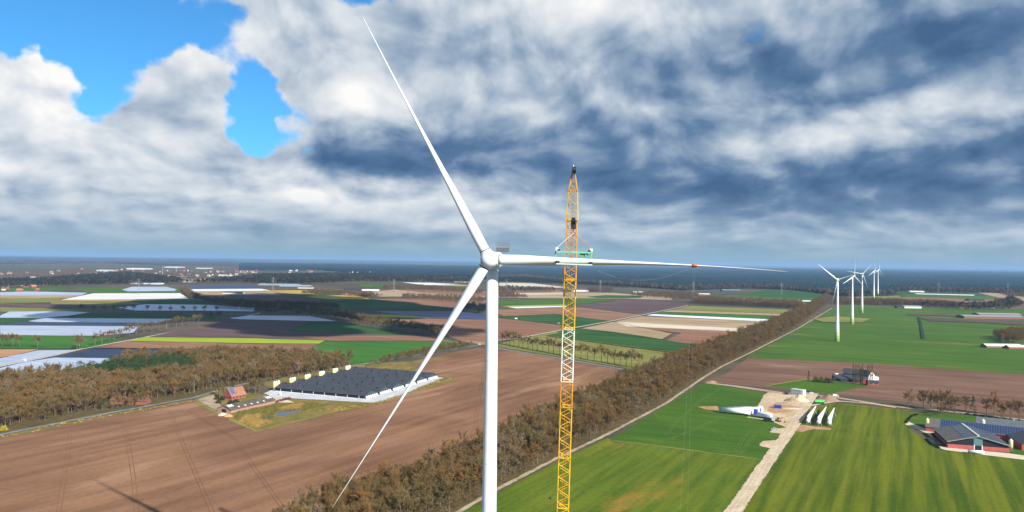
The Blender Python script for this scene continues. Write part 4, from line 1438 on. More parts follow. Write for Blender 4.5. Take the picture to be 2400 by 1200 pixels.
e[-1].position, e[-1].color = 0.95, (0.80, 0.81, 0.80, 1)
t.l.new(rampn.outputs[0], bs.inputs['Base Color'])

small_blade = blade_mesh(40.0, 1.7, 3.0, R(60), R(-12), 0.3, 14, 12).mesh('blade', WHITE, True)


def old_turbine(px, py, hub_py, yaw, ang, label, dia=5.2):
    g = G(px, py)
    hz = PD(px, hub_py, g.y).z
    o = thing('wind_turbine', label, 'wind turbine', (g.x, g.y, 0), group='older turbines along the far end of the tree belt')
    b = MB()
    pr = []
    for k in range(13):
        u = k / 12
        pr.append(((dia * (1 - u) ** 1.45 + 2.2) / 2, u * (hz - 1.8)))
    b.lathe([(pr[0][0], -0.5)] + pr, 32)
    b.build('tower', TOW, o, True)
    Mn = Matrix.Translation((0, 0, hz)) @ Matrix.Rotation(yaw, 4, 'Z')
    n = MB()
    rings = []
    for y, r in ((5.2, .2), (4.6, 1.2), (3.0, 2.1), (0.8, 2.65), (-1.4, 2.6), (-2.4, 2.3)):
        rings.append([Mn @ Vector((r * math.cos(k * math.pi / 9), y, r * math.sin(k * math.pi / 9))) for k in range(18)])
    n.loft(rings[::-1])
    n.build('nacelle', WHITE, o, True)
    n = MB()
    rings = []
    for y, r in ((-2.55, 2.3), (-3.6, 2.2), (-5.0, 1.7), (-6.2, .9), (-6.7, .15)):
        rings.append([Mn @ Vector((r * math.cos(k * math.pi / 9), y, r * math.sin(k * math.pi / 9))) for k in range(18)])
    n.loft(rings[::-1])
    n.build('hub', WHITE, o, True)
    for k in range(3):
        bo = obj('blade', small_blade, o)
        bo.matrix_local = Mn @ Matrix.Translation((0, -4.2, 0)) @ Matrix.Rotation(math.pi / 2 - R(ang + 120 * k), 4, 'Y')
    return o


old_turbine(1962, 800, 656, R(-32), 140, 'white turbine with green tower foot, first along the tree belt in the green meadow')
old_turbine(1997, 760, 647, R(28), 85, 'white turbine with green tower foot, second along the tree belt')
old_turbine(2020, 733, 642, R(-10), 50, 'white turbine with green tower foot, third along the tree belt')
old_turbine(2048, 702, 633.5, R(24), 92, 'far white turbine, fourth along the belt, just beyond a tree row')
old_turbine(2057.5, 694, 632.5, R(30), 82, 'farthest white turbine of the line, in front of the dark forest')

# ------------------------------------------------------------------ poultry farm
ZN = 0.10                     # top of the near field sheets
SLATE = mat('dark_barn_roof', (0.058, 0.062, 0.072), 0.55, var=0.25, scale=0.15)
TEAL = mat('teal_cladding', (0.055, 0.085, 0.105), 0.6, var=0.15)
BLACKW = mat('black_cladding', (0.015, 0.017, 0.022), 0.7)
PWHITE = mat('paint_white', (0.80, 0.80, 0.79), 0.55)
SILO = mat('silo_cream', (0.55, 0.54, 0.24), 0.5, var=0.15)
SILO_T = mat('silo_top', (0.78, 0.79, 0.76), 0.5)
BRICK = mat('red_brick', (0.36, 0.115, 0.085), 0.85, var=0.25, scale=1.5)
TILE = mat('orange_roof_tiles', (0.36, 0.17, 0.10), 0.8, var=0.3, scale=0.5)
FIBRE = mat('fibre_cement', (0.135, 0.115, 0.085), 0.9, var=0.45, scale=0.25)
SOLAR = mat('solar_cells', (0.030, 0.050, 0.125), 0.28, spec=0.6, var=0.3, scale=0.6)
SOLAR_L = mat('solar_cells_pale', (0.065, 0.078, 0.10), 0.3, spec=0.6, var=0.2, scale=0.6)
ALU = mat('aluminium', (0.50, 0.52, 0.54), 0.4, 0.5)
GLASSD = mat('dark_glass', (0.025, 0.03, 0.04), 0.15, spec=0.6)
RUBBER = mat('tyre_rubber', (0.015, 0.015, 0.016), 0.9)


def frame_of(a, b):
    """rotation whose +Y runs from a to b on the ground"""
    d = (b - a)
    return math.atan2(-d.x, d.y)


def roof_slabs(W, L, he, hr, o_=0.5, th=0.18):
    out = []
    k = (hr - he) / (W / 2)
    for s in (-1, 1):
        r = MB()
        x1, zl = s * (W / 2 + o_), he - k * o_
        r.add([(0, -L / 2 - o_, hr), (0, L / 2 + o_, hr), (x1, L / 2 + o_, zl), (x1, -L / 2 - o_, zl),
               (0, -L / 2 - o_, hr - th), (0, L / 2 + o_, hr - th), (x1, L / 2 + o_, zl - th), (x1, -L / 2 - o_, zl - th)],
              [(0, 1, 2, 3) if s < 0 else (3, 2, 1, 0), (7, 6, 5, 4) if s < 0 else (4, 5, 6, 7), (3, 2, 6, 7), (0, 3, 7, 4), (1, 5, 6, 2)])
        out.append(r)
    return out


def gable_wall(W, L, he, hr, gap=0.2):
    b = MB()
    b.prism([(-W / 2, 0), (W / 2, 0), (W / 2, he - gap), (0, hr - gap), (-W / 2, he - gap)], -L / 2, L / 2)
    return b


A, B, Cc = G(857, 937), G(640, 917), G(1008, 884)
e1 = (B - A).normalized()
e2 = Vector((-e1.y, e1.x, 0))
if e2.dot(Cc - A) < 0:
    e2 = -e2
LB = (B - A).length - 3
SP = (Cc - A).dot(e2) / 6
WB = SP - 2.6
rz_b = math.atan2(-e1.x, e1.y)          # local +Y along e1 (towards the silos)
sgn = 1.0 if (Matrix.Rotation(rz_b, 3, 'Z') @ Vector((1, 0, 0))).dot(e2) > 0 else -1.0
wall_m = gable_wall(WB, LB, 3.3, 6.7).mesh('wall', TEAL)
roof_m = [r.mesh('roof', SLATE) for r in roof_slabs(WB, LB, 3.3, 6.7, 0.7)]
hood = MB()
hood.add([(-.6, 0, .3), (.6, 0, .3), (.6, 0, 2.5), (-.6, 0, 2.5), (-.6, -1.3, .3), (.6, -1.3, .3), (.6, -.7, 2.5), (-.6, -.7, 2.5)],
         [(0, 1, 2, 3), (4, 7, 6, 5), (0, 4, 5, 1), (3, 2, 6, 7), (0, 3, 7, 4), (1, 5, 6, 2)])
hood_m = hood.mesh('fan_hood', PWHITE)
vent = MB()
vent.lathe([(0.38, -0.6), (0.38, 0.75), (0.62, 0.8), (0.62, 1.0), (0.1, 1.15)], 10)
vent_m = vent.mesh('roof_vent', BLACKW)
band = MB()
band.box(-0.06, 0.06, -LB / 2 + .5, LB / 2 - .5, 0.43, 2.9)
band_m = band.mesh('side_curtain', BLACKW)
post = MB()
post.box(-0.12, 0.12, -0.12, 0.12, 0, 3.0)
post_m = post.mesh('side_post', PWHITE)
plinth = MB()
plinth.box(-0.08, 0.08, -LB / 2, LB / 2, 0, 0.42)
plinth_m = plinth.mesh('plinth', PWHITE)
ordn = ['first', 'second', 'third', 'fourth', 'fifth', 'sixth']
siloc = MB()
siloc.lathe([(0.25, 1.0), (1.3, 3.0), (1.3, 7.4)], 16)
silo_body = siloc.mesh('silo_body', SILO, True)
silot = MB()
silot.lathe([(1.34, 7.41), (1.34, 7.6), (0.4, 8.35), (0.3, 8.6)], 16)
silo_top = silot.mesh('silo_top', SILO_T, True)
legm = MB()
legm.tube((0, 0, 0), (0, 0, 3.3), 0.09, n=5)
silo_leg = legm.mesh('leg', ALU)


def silo(loc, label, group, s=1.0, m=None):
    o = thing('feed_silo', label, 'silo', loc, 0.3, group)
    o.scale = (s, s, s)
    obj('silo_body', silo_body if m is None else m, o)
    obj('silo_top', silo_top, o)
    for k in range(4):
        a = math.pi / 4 + k * math.pi / 2
        q = obj('leg', silo_leg, o)
        q.location = (1.22 * math.cos(a), 1.22 * math.sin(a), 0)
    return o


for i in range(6):
    c = A + e2 * (SP * (i + 0.5)) + e1 * (LB / 2 + 1.5)
    near_txt = {0: 'dark poultry barn nearest the reedy pond, with white fan hoods', 5: 'dark poultry barn farthest from the pond, at the end of the row'}.get(
        i, 'dark poultry barn, %s in the row counted from the pond' % ordn[i])
    o = thing('poultry_barn', near_txt, 'barn', (c.x, c.y, ZN), rz_b, 'dark poultry barns in a row')
    obj('wall', wall_m, o)
    for r in roof_m:
        obj('roof', r, o)
    for k in range(6):
        h_ = obj('fan_hood', hood_m, o)
        h_.location = (-WB / 2 + WB * (k + .6) / 6.2, -LB / 2 - .02, 0)
    for s in (-1, 1):
        q = obj('side_curtain', band_m, o)
        q.location = (s * (WB / 2 + .08), 0, 0)
        q = obj('plinth', plinth_m, o)
        q.location = (s * (WB / 2 + .12), 0, 0)
        for k in range(8):
            q = obj('side_post', post_m, o)
            q.location = (s * (WB / 2 + .26), -LB / 2 + LB * (k + .5) / 8, 0)
    rv = random.Random(i)
    for k in range(9):
        for s in (((-1, 1) if k % 3 == 0 else (1,)) if k % 2 else (-1,)):
            x = s * WB * (0.12 if k % 3 else 0.27)
            q = obj('roof_vent', vent_m, o)
            q.location = (x, -LB / 2 + LB * (k + .6 + rv.uniform(-.2, .2)) / 9.2, 6.7 - abs(x) * 3.4 / (WB / 2) + .3)
    for k in range(3):
        p = A + e2 * (SP * (i + 0.10) + 2.9 * k) + e1 * (LB + 3.4)
        silo((p.x, p.y, ZN), 'cream feed silo with white top behind the ' + ('pond-side' if i == 0 else ordn[i]) + ' dark poultry barn', 'cream feed silos behind the %s poultry barn' % ordn[i])
p = A - e1 * -8 - e2 * 7
tk = thing('water_tank', 'small white tank standing on the concrete beside the pond-side barn', 'tank', (G(657, 926).x, G(657, 926).y, ZN))
q = MB()
q.lathe([(1.0, 0), (1.0, 2.2), (0.9, 2.6), (0.3, 2.8)], 14)
q.build('tank_body', PWHITE, tk, True)
q = MB()
q.lathe([(0.3, 2.8), (0.3, 3.0), (0.1, 3.0)], 10)
q.build('lid', ALU, tk)

# farmhouse with orange roof
a_, b_ = G(533, 936), G(566, 930)
fh = thing('farmhouse', 'brick farmhouse with orange tiled roof and a blue solar array', 'house', ((a_ + b_) / 2).to_tuple(), 0)
fh.rotation_euler = (0, 0, frame_of(a_, b_))
gable_wall(10.5, 15, 3.2, 9.4).build('wall', BRICK, fh)
rf = [r.build('roof', TILE, fh) for r in roof_slabs(10.5, 15, 3.2, 9.4, 0.5)]
kx = 6.2 / 5.25
side = max((1, -1), key=lambda s: -(Matrix.Rotation(fh.rotation_euler.z, 3, 'Z') @ Vector((s, 0, 0))).y)
pan = MB()
pan.add([(-.8, -.55, 0), (.8, -.55, 0), (.8, .55, 0), (-.8, .55, 0), (-.8, -.55, .06), (.8, -.55, .06), (.8, .55, .06), (-.8, .55, .06)],
        [(0, 3, 2, 1), (4, 5, 6, 7), (0, 1, 5, 4), (1, 2, 6, 5), (2, 3, 7, 6), (3, 0, 4, 7)])
pan_m = pan.mesh('solar_panel', mat('solar_blue', (0.05, 0.12, 0.28), 0.25, spec=0.6))
for i in range(3):
    for j in range(4):
        x = 1.0 + i * 1.28
        q = obj('solar_panel', pan_m, fh)
        q.location = (side * x, -6.4 + j * 1.25, 9.4 - x * kx + .12)
        q.rotation_euler = (0, side * math.atan(kx), 0)
ww = MB()
ww.box(-.6, .6, -.05, .05, 0, 1.3)
win_m = ww.mesh('window', GLASSD)
for yy in (-7.56, 7.56):
    for x in (-3, 0, 3):
        q = obj('window', win_m, fh)
        q.location = (x, yy, 1.0)
for k in range(4):
    q = obj('window', win_m, fh)
    q.location = (side * 5.3, -5.5 + k * 3.6, 1.0)
    q.rotation_euler = (0, 0, math.pi / 2)
q = MB()
q.box(-.5, .5, 3.5, 4.3, 8.2, 10.6)
q.build('chimney', BRICK, rf[0])

# long shed with skylights
a_, b_ = G(541, 969), G(645, 945)
dsh = (b_ - a_).normalized()
nsh = Vector((-dsh.y, dsh.x, 0))
L_ = (b_ - a_).length
c = (a_ + b_) / 2 + nsh * 7.0
sh = thing('livestock_shed', 'long low shed with weathered grey-brown roof and white skylights', 'shed', (c.x, c.y, ZN), frame_of(a_, b_))
gable_wall(14, L_, 2.8, 5.6).build('wall', mat('pink_brick', (0.42, 0.24, 0.18), 0.85, var=0.2), sh)
for r in roof_slabs(14, L_, 2.8, 5.6, 0.6):
    r.build('roof', FIBRE, sh)
sky_m = MB().add([(-1.6, -.55, 0), (1.6, -.55, 0), (1.6, .55, 0), (-1.6, .55, 0), (-1.6, -.55, .08), (1.6, -.55, .08), (1.6, .55, .08), (-1.6, .55, .08)],
                 [(0, 3, 2, 1), (4, 5, 6, 7), (0, 1, 5, 4), (1, 2, 6, 5), (2, 3, 7, 6), (3, 0, 4, 7)]).mesh('skylight', PWHITE)
sd = max((1, -1), key=lambda s: -(Matrix.Rotation(sh.rotation_euler.z, 3, 'Z') @ Vector((s, 0, 0))).y)
for (u, x, s) in ((-.46, 2.3, 1), (-.42, 2.3, 1), (-.38, 2.3, 1), (.40, 2.3, 1), (.44, 2.3, 1), (.48, 2.3, 1), (-.3, 5.6, .5), (-.16, 5.6, .5), (-.02, 5.6, .5), (.12, 5.6, .5), (.26, 5.6, .5)):
    q = obj('skylight', sky_m, sh)
    q.location = (sd * x, u * L_, 5.6 - x * .4 + .06)
    q.rotation_euler = (0, sd * math.atan(.4), 0)
    q.scale = (s, 1, 1)
q = MB()
q.box(-2.2, 2.2, -L_ / 2 - .06, -L_ / 2 + .02, 0, 2.5)
q.build('gate', BLACKW, sh)
# things by the shed
for k, (px, py, m, lab_) in enumerate(((522, 973, mat('rubble_pale', (0.55, 0.45, 0.34), 0.9), 'pale heap of rubble at the end of the long shed'), (536, 976, mat('rubble_orange', (0.55, 0.27, 0.12), 0.9), 'orange heap of sand at the end of the long shed'))):
    g = G(px, py)
    b = MB()
    rgx = random.Random(k)
    b.loft([[(g.x + r * (1 + .25 * rgx.uniform(-1, 1)) * math.cos(j * .52), g.y + r * (1 + .25 * rgx.uniform(-1, 1)) * math.sin(j * .52), z) for j in range(12)] for r, z in ((3.6, 0.0), (2.9, .6), (1.6, 1.4), (.3, 1.8))])
    tag(b.build('rubble_heap', m), lab_, 'heap')

# pond, reeds and bank plants
WATER = mat('pond_water', (0.035, 0.04, 0.04), 0.12, spec=0.4)
sheet('pond', [(645, 975), (652, 967), (672, 962), (702, 958), (706, 962), (690, 969), (665, 975)], WATER)
sheet('pond', [(607, 986), (618, 978), (640, 975), (642, 980), (625, 986)], WATER)


POND1 = [tuple(G(*p))[:2] for p in ((640, 983), (645, 966), (672, 959), (706, 956), (712, 964), (692, 976), (665, 984))]


def tuft(seed, h, m, n=44, w_=0.09):
    rg_ = random.Random(seed)
    b = MB()
    for k in range(n):
        o_ = Vector((rg_.gauss(0, .7), rg_.gauss(0, .7), 0))
        d = Vector((rg_.gauss(0, .22), rg_.gauss(0, .22), 1)) * h * rg_.uniform(.6, 1.1)
        s = Vector((rg_.gauss(0, 1), rg_.gauss(0, 1), 0)).normalized() * w_
        b.add([o_ - s, o_ + s, o_ + d], [(0, 1, 2)])
    return (b.mesh('tuft', m),)


REED = veg_mat('reeds', [(0, (0.42, 0.24, 0.06)), (0.4, (0.50, 0.32, 0.10)), (0.7, (0.36, 0.22, 0.05)), (1, (0.62, 0.45, 0.18))])
RUSH = veg_mat('rushes', [(0, (0.16, 0.14, 0.03)), (0.5, (0.22, 0.18, 0.045)), (1, (0.14, 0.17, 0.03))])
scatter('reed_bed', fill([(650, 962), (665, 955), (690, 950), (712, 948), (705, 957), (680, 961)], 1.5, 21) + fill([(560, 990), (580, 975), (612, 972), (606, 985), (640, 990), (600, 1003)], 2.0, 22),
        [tuft(1, 2.2, REED), tuft(2, 1.8, REED)], 'tan dead reeds standing round the pond', 'reeds', .8, 1.2, 23)
scatter('rushes', [p for p in fill([(548, 983), (560, 962), (640, 950), (700, 944), (740, 944), (770, 950), (720, 962), (700, 972), (640, 985), (600, 1000)], 2.6, 24) if not inside(p, POND1)],
        [tuft(3, 1.3, RUSH, 40), tuft(4, 1.0, RUSH, 40)], 'olive rushes and rough grass on the pond bank', 'rushes', .7, 1.2, 25)
scatter('rough_grass', fill([(740, 962), (880, 944), (1060, 886), (1030, 888), (890, 948), (780, 966)], 2.4, 26), [tuft(5, .9, REED, 40, .12), tuft(6, .8, RUSH, 40, .12)],
        'tufty orange and olive grass beside the concrete apron', 'grass', .7, 1.2, 27)
scatter('rough_grass', fill([(-150, 1062), (0, 1028), (240, 980), (450, 942), (455, 939), (240, 973), (0, 1021), (-150, 1055)], 3.0, 28), [tuft(5, .9, REED, 40, .12), tuft(6, .8, RUSH, 40, .12)],
        'tufty grass verge between the side road and the ploughed field', 'grass', .6, 1.1, 29)
RUSSET = veg_mat('russet_leaves', [(0, (0.20, 0.035, 0.025)), (1, (0.30, 0.07, 0.04))])
RB = tree_meshes(bush(5, 2.0, 1.6, 1.9, 420, .4), BARK, RUSSET)
for px, py in ((648, 943), (654, 941), (660, 940), (666, 938), (672, 937), (678, 936)):
    g = G(px, py)
    plant('bush', RB, (g.x, g.y, ZN), px, 1.0, 'dark red bush in the low hedge beside the long shed', 'bush', 'dark red bushes of the low hedge')
EV = tree_meshes(bush(7, 2.6, 2.4, 3.2, 700, .5), BARK, EVERGREEN)
for px, py in ((512, 945), (520, 938), (508, 936), (553, 943), (540, 946)):
    g = G(px, py)
    plant('bush', EV, (g.x, g.y, ZN), px, 1.0, 'green garden bush before the orange-roofed farmhouse', 'bush', 'green garden bushes by the farmhouse')
FOR = tree_meshes(bush(9, 2.6, 2.6, 3.4, 600, .45), BARK, veg_mat('yellow_blossom', [(0, (0.62, 0.48, 0.02)), (1, (0.70, 0.55, 0.03))]))
g = G(9, 1008)
plant('bush', FOR, (g.x, g.y, ZN), 0, 1.0, 'bright yellow flowering bush at the edge of the wood', 'bush')
for px, py, s_ in ((598, 925, .95), (608, 920, .9), (588, 921, .9), (576, 926, .7), (522, 932, .7), (512, 927, .8)):
    g = G(px, py)
    plant('bare_tree', KINDS[1], (g.x, g.y, 0), px, s_, 'olive-twigged tree between the farmhouse and the silos', 'tree', 'trees between farmhouse and silos')

# ------------------------------------------------------------------ vehicles
WHEEL = MB()
WHEEL.tube((-.12, 0, 0), (.12, 0, 0), 0.36, n=16)
wheel_m = WHEEL.mesh('wheel', RUBBER)
RIM = MB()
RIM.tube((-.13, 0, 0), (.13, 0, 0), 0.2, n=10)
rim_m = RIM.mesh('rim', ALU)


def car(px, py, rz, paint, label, kind='car', cat='car', name='parked_car'):
    g = G(px, py)
    o = thing(name, label, cat, (g.x, g.y, ZN), rz)
    body, glass = MB(), MB()
    if kind == 'pickup':
        pr = [(-2.5, .4), (2.55, .4), (2.6, .85), (2.3, 1.05), (1.2, 1.12), (.55, 1.75), (-.75, 1.78), (-.95, 1.1), (-2.5, 1.08)]
        gl = [(1.05, 1.15), (.52, 1.66), (-.68, 1.68), (-.80, 1.15)]
    elif kind == 'van':
        pr = [(-2.6, .4), (2.6, .4), (2.65, .95), (2.2, 1.25), (1.5, 2.05), (1.1, 2.25), (-2.55, 2.25)]
        gl = [(2.05, 1.3), (1.45, 2.0), (.6, 2.0), (.6, 1.3)]
    else:
        pr = [(-2.15, .35), (2.2, .35), (2.25, .75), (1.9, .92), (.95, 1.0), (.25, 1.46), (-1.2, 1.48), (-1.85, 1.02), (-2.2, .95)]
        gl = [(.8, 1.03), (.22, 1.40), (-1.15, 1.42), (-1.65, 1.03)]
    for b, p, hw in ((body, pr, .9), (glass, gl, .915)):
        n = len(p)
        vs = [(-hw, -y, z) for y, z in p] + [(hw, -y, z) for y, z in p]
        b.add(vs, [tuple(range(n)), tuple(range(2 * n - 1, n - 1, -1))] + [(k, k + n, (k + 1) % n + n, (k + 1) % n) for k in range(n)])
    body.build('body', paint, o)
    glass.build('window', GLASSD, o)
    if kind == 'pickup':
        bed = MB()
        bed.box(-.78, .78, 1.05, 2.4, 1.085, 1.10)
        bed.build('load_bed', BLACKM, o)
    for sx in (-1, 1):
        for y in (-1.45, 1.4):
            wq = obj('wheel', wheel_m, o)
            wq.location = (sx * .84, y, .36)
            obj('rim', rim_m, wq)
    return o


SILVER = mat('silver_paint', (0.55, 0.58, 0.62), 0.35, 0.3)
WPAINT = mat('white_paint', (0.80, 0.80, 0.80), 0.35)
BPAINT = mat('black_paint', (0.02, 0.02, 0.025), 0.3)
car(1815, 1008, R(80), SILVER, 'silver pickup parked on the sandy spur of the track', 'pickup', 'pickup')
car(1889, 923, R(75), SILVER, 'silver car parked beside the pale site cabins')
car(1896, 920, R(70), BPAINT, 'black car parked just behind the silver one at the site cabins')
car(1902, 923, R(80), WPAINT, 'white car parked at the road junction by the site cabins')
car(1962, 880, R(100), WPAINT, 'white van parked beside the white farmhouse', 'van', 'van')
car(1959, 930, R(72), WPAINT, 'white van parked on the dirt road past the soil heap', 'van', 'van')
car(1310, 759, R(70), SILVER, 'pale van standing on the dark green field behind the crane', 'van', 'van')
car(57, 846, R(60), WPAINT, 'white van driving on the pale farm road between film-covered fields', 'van', 'van')
car(1124, 808, R(85), WPAINT, 'white car on the asphalt road beside the turbine tower')

g = G(1216, 749)
tr = thing('tractor', 'dark tractor with white trailer working on the brown field', 'tractor', (g.x, g.y, 0.2), R(100))
q = MB()
q.box(-.8, .8, -2.2, .6, 1.0, 2.0)
q.build('bonnet', BLACKM, tr)
q = MB()
q.box(-.9, .9, -.3, 1.6, 2.0, 3.3)
q.build('cab', GLASSD, tr)
q = MB()
q.box(-1.2, 1.2, 3.2, 8.5, 1.0, 3.2)
q.build('trailer', PWHITE, tr)
for x in (-1.1, 1.1):
    for y, r_ in ((-1.7, .65), (1.0, 1.0), (5.2, .7), (7.0, .7)):
        q = MB()
        q.tube((x - .25, y, r_), (x + .25, y, r_), r_, n=14)
        q.build('wheel', RUBBER, tr)

# ------------------------------------------------------------------ turbine site
def cyl_between(a, b, r0, r1, n=28):
    q = MB()
    q.tube(a, b, r0, r1, n)
    return q


a0, a1 = G(1693, 968), G(1760, 975)
da = (a1 - a0).normalized()
na_ = Vector((-da.y, da.x, 0))
BLUE = mat('blue_cover', (0.03, 0.06, 0.42), 0.6, var=0.3, scale=1)
CYAN = mat('cyan_cover', (0.05, 0.45, 0.62), 0.6)
for k, (lab_) in enumerate(('longest white tower section lying at the front of the row', 'white tower section second in the row, behind the longest one', 'white tower section third in the row, near the sand heaps', 'white tower section at the back of the row, against the sand heaps')):
    sh0 = (0.0, 3.5, 8.0, 12.5)[k]
    p0 = a0 + na_ * (4.6 * k) + da * (sh0 + (0 if k else -1))
    p1 = a0 + na_ * (4.6 * k) + da * ((a1 - a0).length + sh0 * .25 + k * .5)
    o = thing('tower_section', lab_, 'tower section', (p0.x, p0.y, ZN), 0, 'white tower sections lying on the grass')
    z = Vector((0, 0, 2.7))
    cyl_between(z, p1 - p0 + z, 2.1, 2.0).build('shell', WHITE, o, True)
    for e_, s_ in ((Vector((0, 0, 0)), -1), (p1 - p0, 1)):
        cyl_between(e_ + z + da * (s_ * .02), e_ + z + da * (s_ * .3), 1.9, 1.9).build('end_cover', BLUE if s_ > 0 or k == 0 else PWHITE, o)
    for u in (.12, .88):
        q = MB()
        c = (p1 - p0) * u
        Mq = Matrix.Translation(c) @ Matrix.Rotation(math.atan2(da.y, da.x), 4, 'Z')
        q.box(-.35, .35, -1.7, 1.7, 0, 1.3, M=Mq)
        q.build('cradle', BLACKM, o)
# hub crate under cyan cover
g = G(1781, 966)
o = thing('covered_rotor_hub', 'rotor hub under white wrapping with a cyan round cover', 'rotor hub', (g.x, g.y, ZN), R(-20))
q = MB()
q.lathe([(2.2, 0.2), (2.5, 1.2), (2.5, 3.6), (2.0, 4.6), (.6, 5.0)], 18)
q.build('wrapping', PWHITE, o, True)
q = MB()
q.tube((0, -2.52, 2.6), (0, -2.72, 2.6), 1.5, n=20)
q.build('round_cover', CYAN, o)
g = G(1770, 972)
o = thing('blue_covered_machine_part', 'machine part wrapped in blue sheeting beside the tower sections', 'machine part', (g.x, g.y, ZN), R(-25))
q = MB()
rgx = random.Random(3)
q.loft([[(r * (1 + .2 * rgx.uniform(-1, 1)) * math.cos(j * .45), r * .9 * (1 + .2 * rgx.uniform(-1, 1)) * math.sin(j * .45), z) for j in range(14)] for r, z in ((1.9, 0), (2.1, 1.6), (1.9, 3.4), (1.2, 4.4), (.2, 4.7))])
q.build('sheeting', BLUE, o)
q = MB()
q.box(-2.2, 2.2, -2.0, 2.0, 0, .35)
q.build('pallet', mat('pallet_wood', (0.40, 0.27, 0.14), 0.9), o)
# wrapped nacelle with rows of lettering too small to read
a_, b_ = G(1776, 978), G(1809, 983)
o = thing('wrapped_nacelle', 'white wrapped nacelle with faint coloured lettering on its flank', 'nacelle', (((a_ + b_) / 2).x, ((a_ + b_) / 2).y, ZN), math.atan2((b_ - a_).y, (b_ - a_).x))
q = MB()
q.loft([[(x, 1.9 * w_ * math.copysign(abs(math.cos(t_)) ** .5, math.cos(t_)), 2.6 + 1.8 * w_ * math.copysign(abs(math.sin(t_)) ** .5, math.sin(t_))) for t_ in np.linspace(0, 2 * math.pi, 20, endpoint=False)] for x, w_ in ((-5.6, .8), (-5.2, 1), (4.6, 1), (5.6, .85))])
q.build('body', PWHITE, o, True)
for k, (m_, z, x0, x1) in enumerate(((mat('print_red', (0.5, 0.12, 0.10), .7), 3.5, -4.2, -2.4), (mat('print_teal', (0.10, 0.40, 0.36), .7), 3.4, -2.0, 3.2), (mat('print_teal', (0.10, 0.40, 0.36), .7), 2.5, -3.6, 2.4))):
    for j in range(int((x1 - x0) / .8)):
        q = MB()
        q.box(x0 + j * .8, x0 + j * .8 + .45, -1.935, -1.915, z - .3, z + .3)
        q.build('lettering', m_, o)
q = MB()
q.box(-4.5, 4.5, -1.6, 1.6, 0, .75)
q.build('transport_frame', BLACKM, o)
q = MB()
p0 = G(1752, 978)
p1 = G(1788, 983)
d = (p1 - p0).normalized()
q.box(0, (p1 - p0).length, -1.6, 1.6, 0, .15, M=Matrix.Rotation(math.atan2(d.y, d.x), 4, 'Z'))
pl_ = q.build('road_plate', mat('wooden_mat', (0.55, 0.45, 0.28), .9, var=.3))
pl_.location = (p0.x, p0.y, ZN)
tag(pl_, 'pale wooden road mats laid beside the white wrapped nacelle', 'road mats')
# lorry with loading crane
g = G(1803, 988)
o = thing('lorry', 'dark flatbed lorry with a loading arm below the wrapped nacelle', 'lorry', (g.x, g.y, ZN), R(78))
q = MB()
q.box(-1.2, 1.2, -3.8, -1.6, .9, 3.1)
q.build('cab', SILVER, o)
q = MB()
q.box(-1.25, 1.25, -1.5, 4.2, .95, 1.3)
q.box(-1.25, -1.15, -1.5, 4.2, 1.3, 1.9)
q.box(1.15, 1.25, -1.5, 4.2, 1.3, 1.9)
q.build('flatbed', BLACKM, o)
q = MB()
q.path([(0, -1.2, 1.3), (0, -1.2, 3.6), (0, 1.8, 4.4), (0, 3.0, 2.8)], .16, 6)
q.build('loading_arm', BLUE, o)
q = MB()
q.box(-1.15, 1.15, -3.85, -3.78, 2.0, 2.9)
q.build('windscreen', GLASSD, o)
for x in (-1.05, 1.05):
    for y in (-2.8, 1.8, 3.1):
        w_ = obj('wheel', wheel_m, o)
        w_.location = (x, y, .5)
        w_.scale = (1.3, 1.4, 1.4)
# excavator
g = G(1824, 988)
o = thing('excavator', 'small yellow-brown excavator on the sandy yard', 'excavator', (g.x, g.y, ZN), R(40))
XY = mat('digger_yellow', (0.55, 0.33, 0.06), .6)
q = MB()
q.box(-1.2, 1.2, -1.4, 1.7, 1.0, 2.1)
q.build('body', XY, o)
q = MB()
q.box(-1.1, 0.0, -1.3, .3, 2.1, 3.0)
q.build('cab', GLASSD, o)
for x in (-1, 1):
    q = MB()
    q.box(x - .3, x + .3, -1.9, 1.9, 0, .85)
    q.build('track', BLACKM, o)
q = MB()
q.path([(.5, -1.3, 1.6), (.5, -3.6, 4.0), (.5, -5.6, 2.2), (.5, -5.2, .6)], .22, 6)
q.build('arm', XY, o)
q = MB()
q.box(.05, .95, -5.7, -4.7, .05, .75)
q.build('bucket', BLACKM, o)
# site cabins
a_, b_ = G(1853, 925), G(1882, 929)
o = thing('site_cabins', 'pale grey site cabins with ribbed front and a white end unit', 'cabin', (((a_ + b_) / 2).x, ((a_ + b_) / 2).y, ZN), math.atan2((b_ - a_).y, (b_ - a_).x))
Lc = (b_ - a_).length
RIB = mat('cabin_grey', (0.55, 0.58, 0.56), .6, var=.15)
for k in range(6):
    for lv in range(2):
        q = MB()
        x0 = -Lc / 2 + Lc * k / 6
        q.box(x0 + .03, x0 + Lc / 6 - .03, 0, 6, lv * 2.7 + .02, lv * 2.7 + 2.66)
        q.build('cabin_unit', PWHITE if k == 5 else RIB, o)
        w_ = MB()
        w_.box(x0 + .8, x0 + Lc / 6 - .8, -.05, -.01, lv * 2.7 + 1.0, lv * 2.7 + 2.1)
        w_.build('window', GLASSD, o)
g = G(1851, 925)
q = MB()
q.box(-1.3, 1.3, -1.3, 1.3, 0, 2.6)
dk = thing('dark_container', 'small dark container at the left end of the site cabins', 'container', (g.x - 3, g.y, ZN))
q.build('shell', mat('container_dark', (0.05, 0.08, 0.10), .6), dk)
q = MB()
q.box(-1.0, 1.0, -1.36, -1.31, .15, 2.4)
q.build('door', BLACKM, dk)
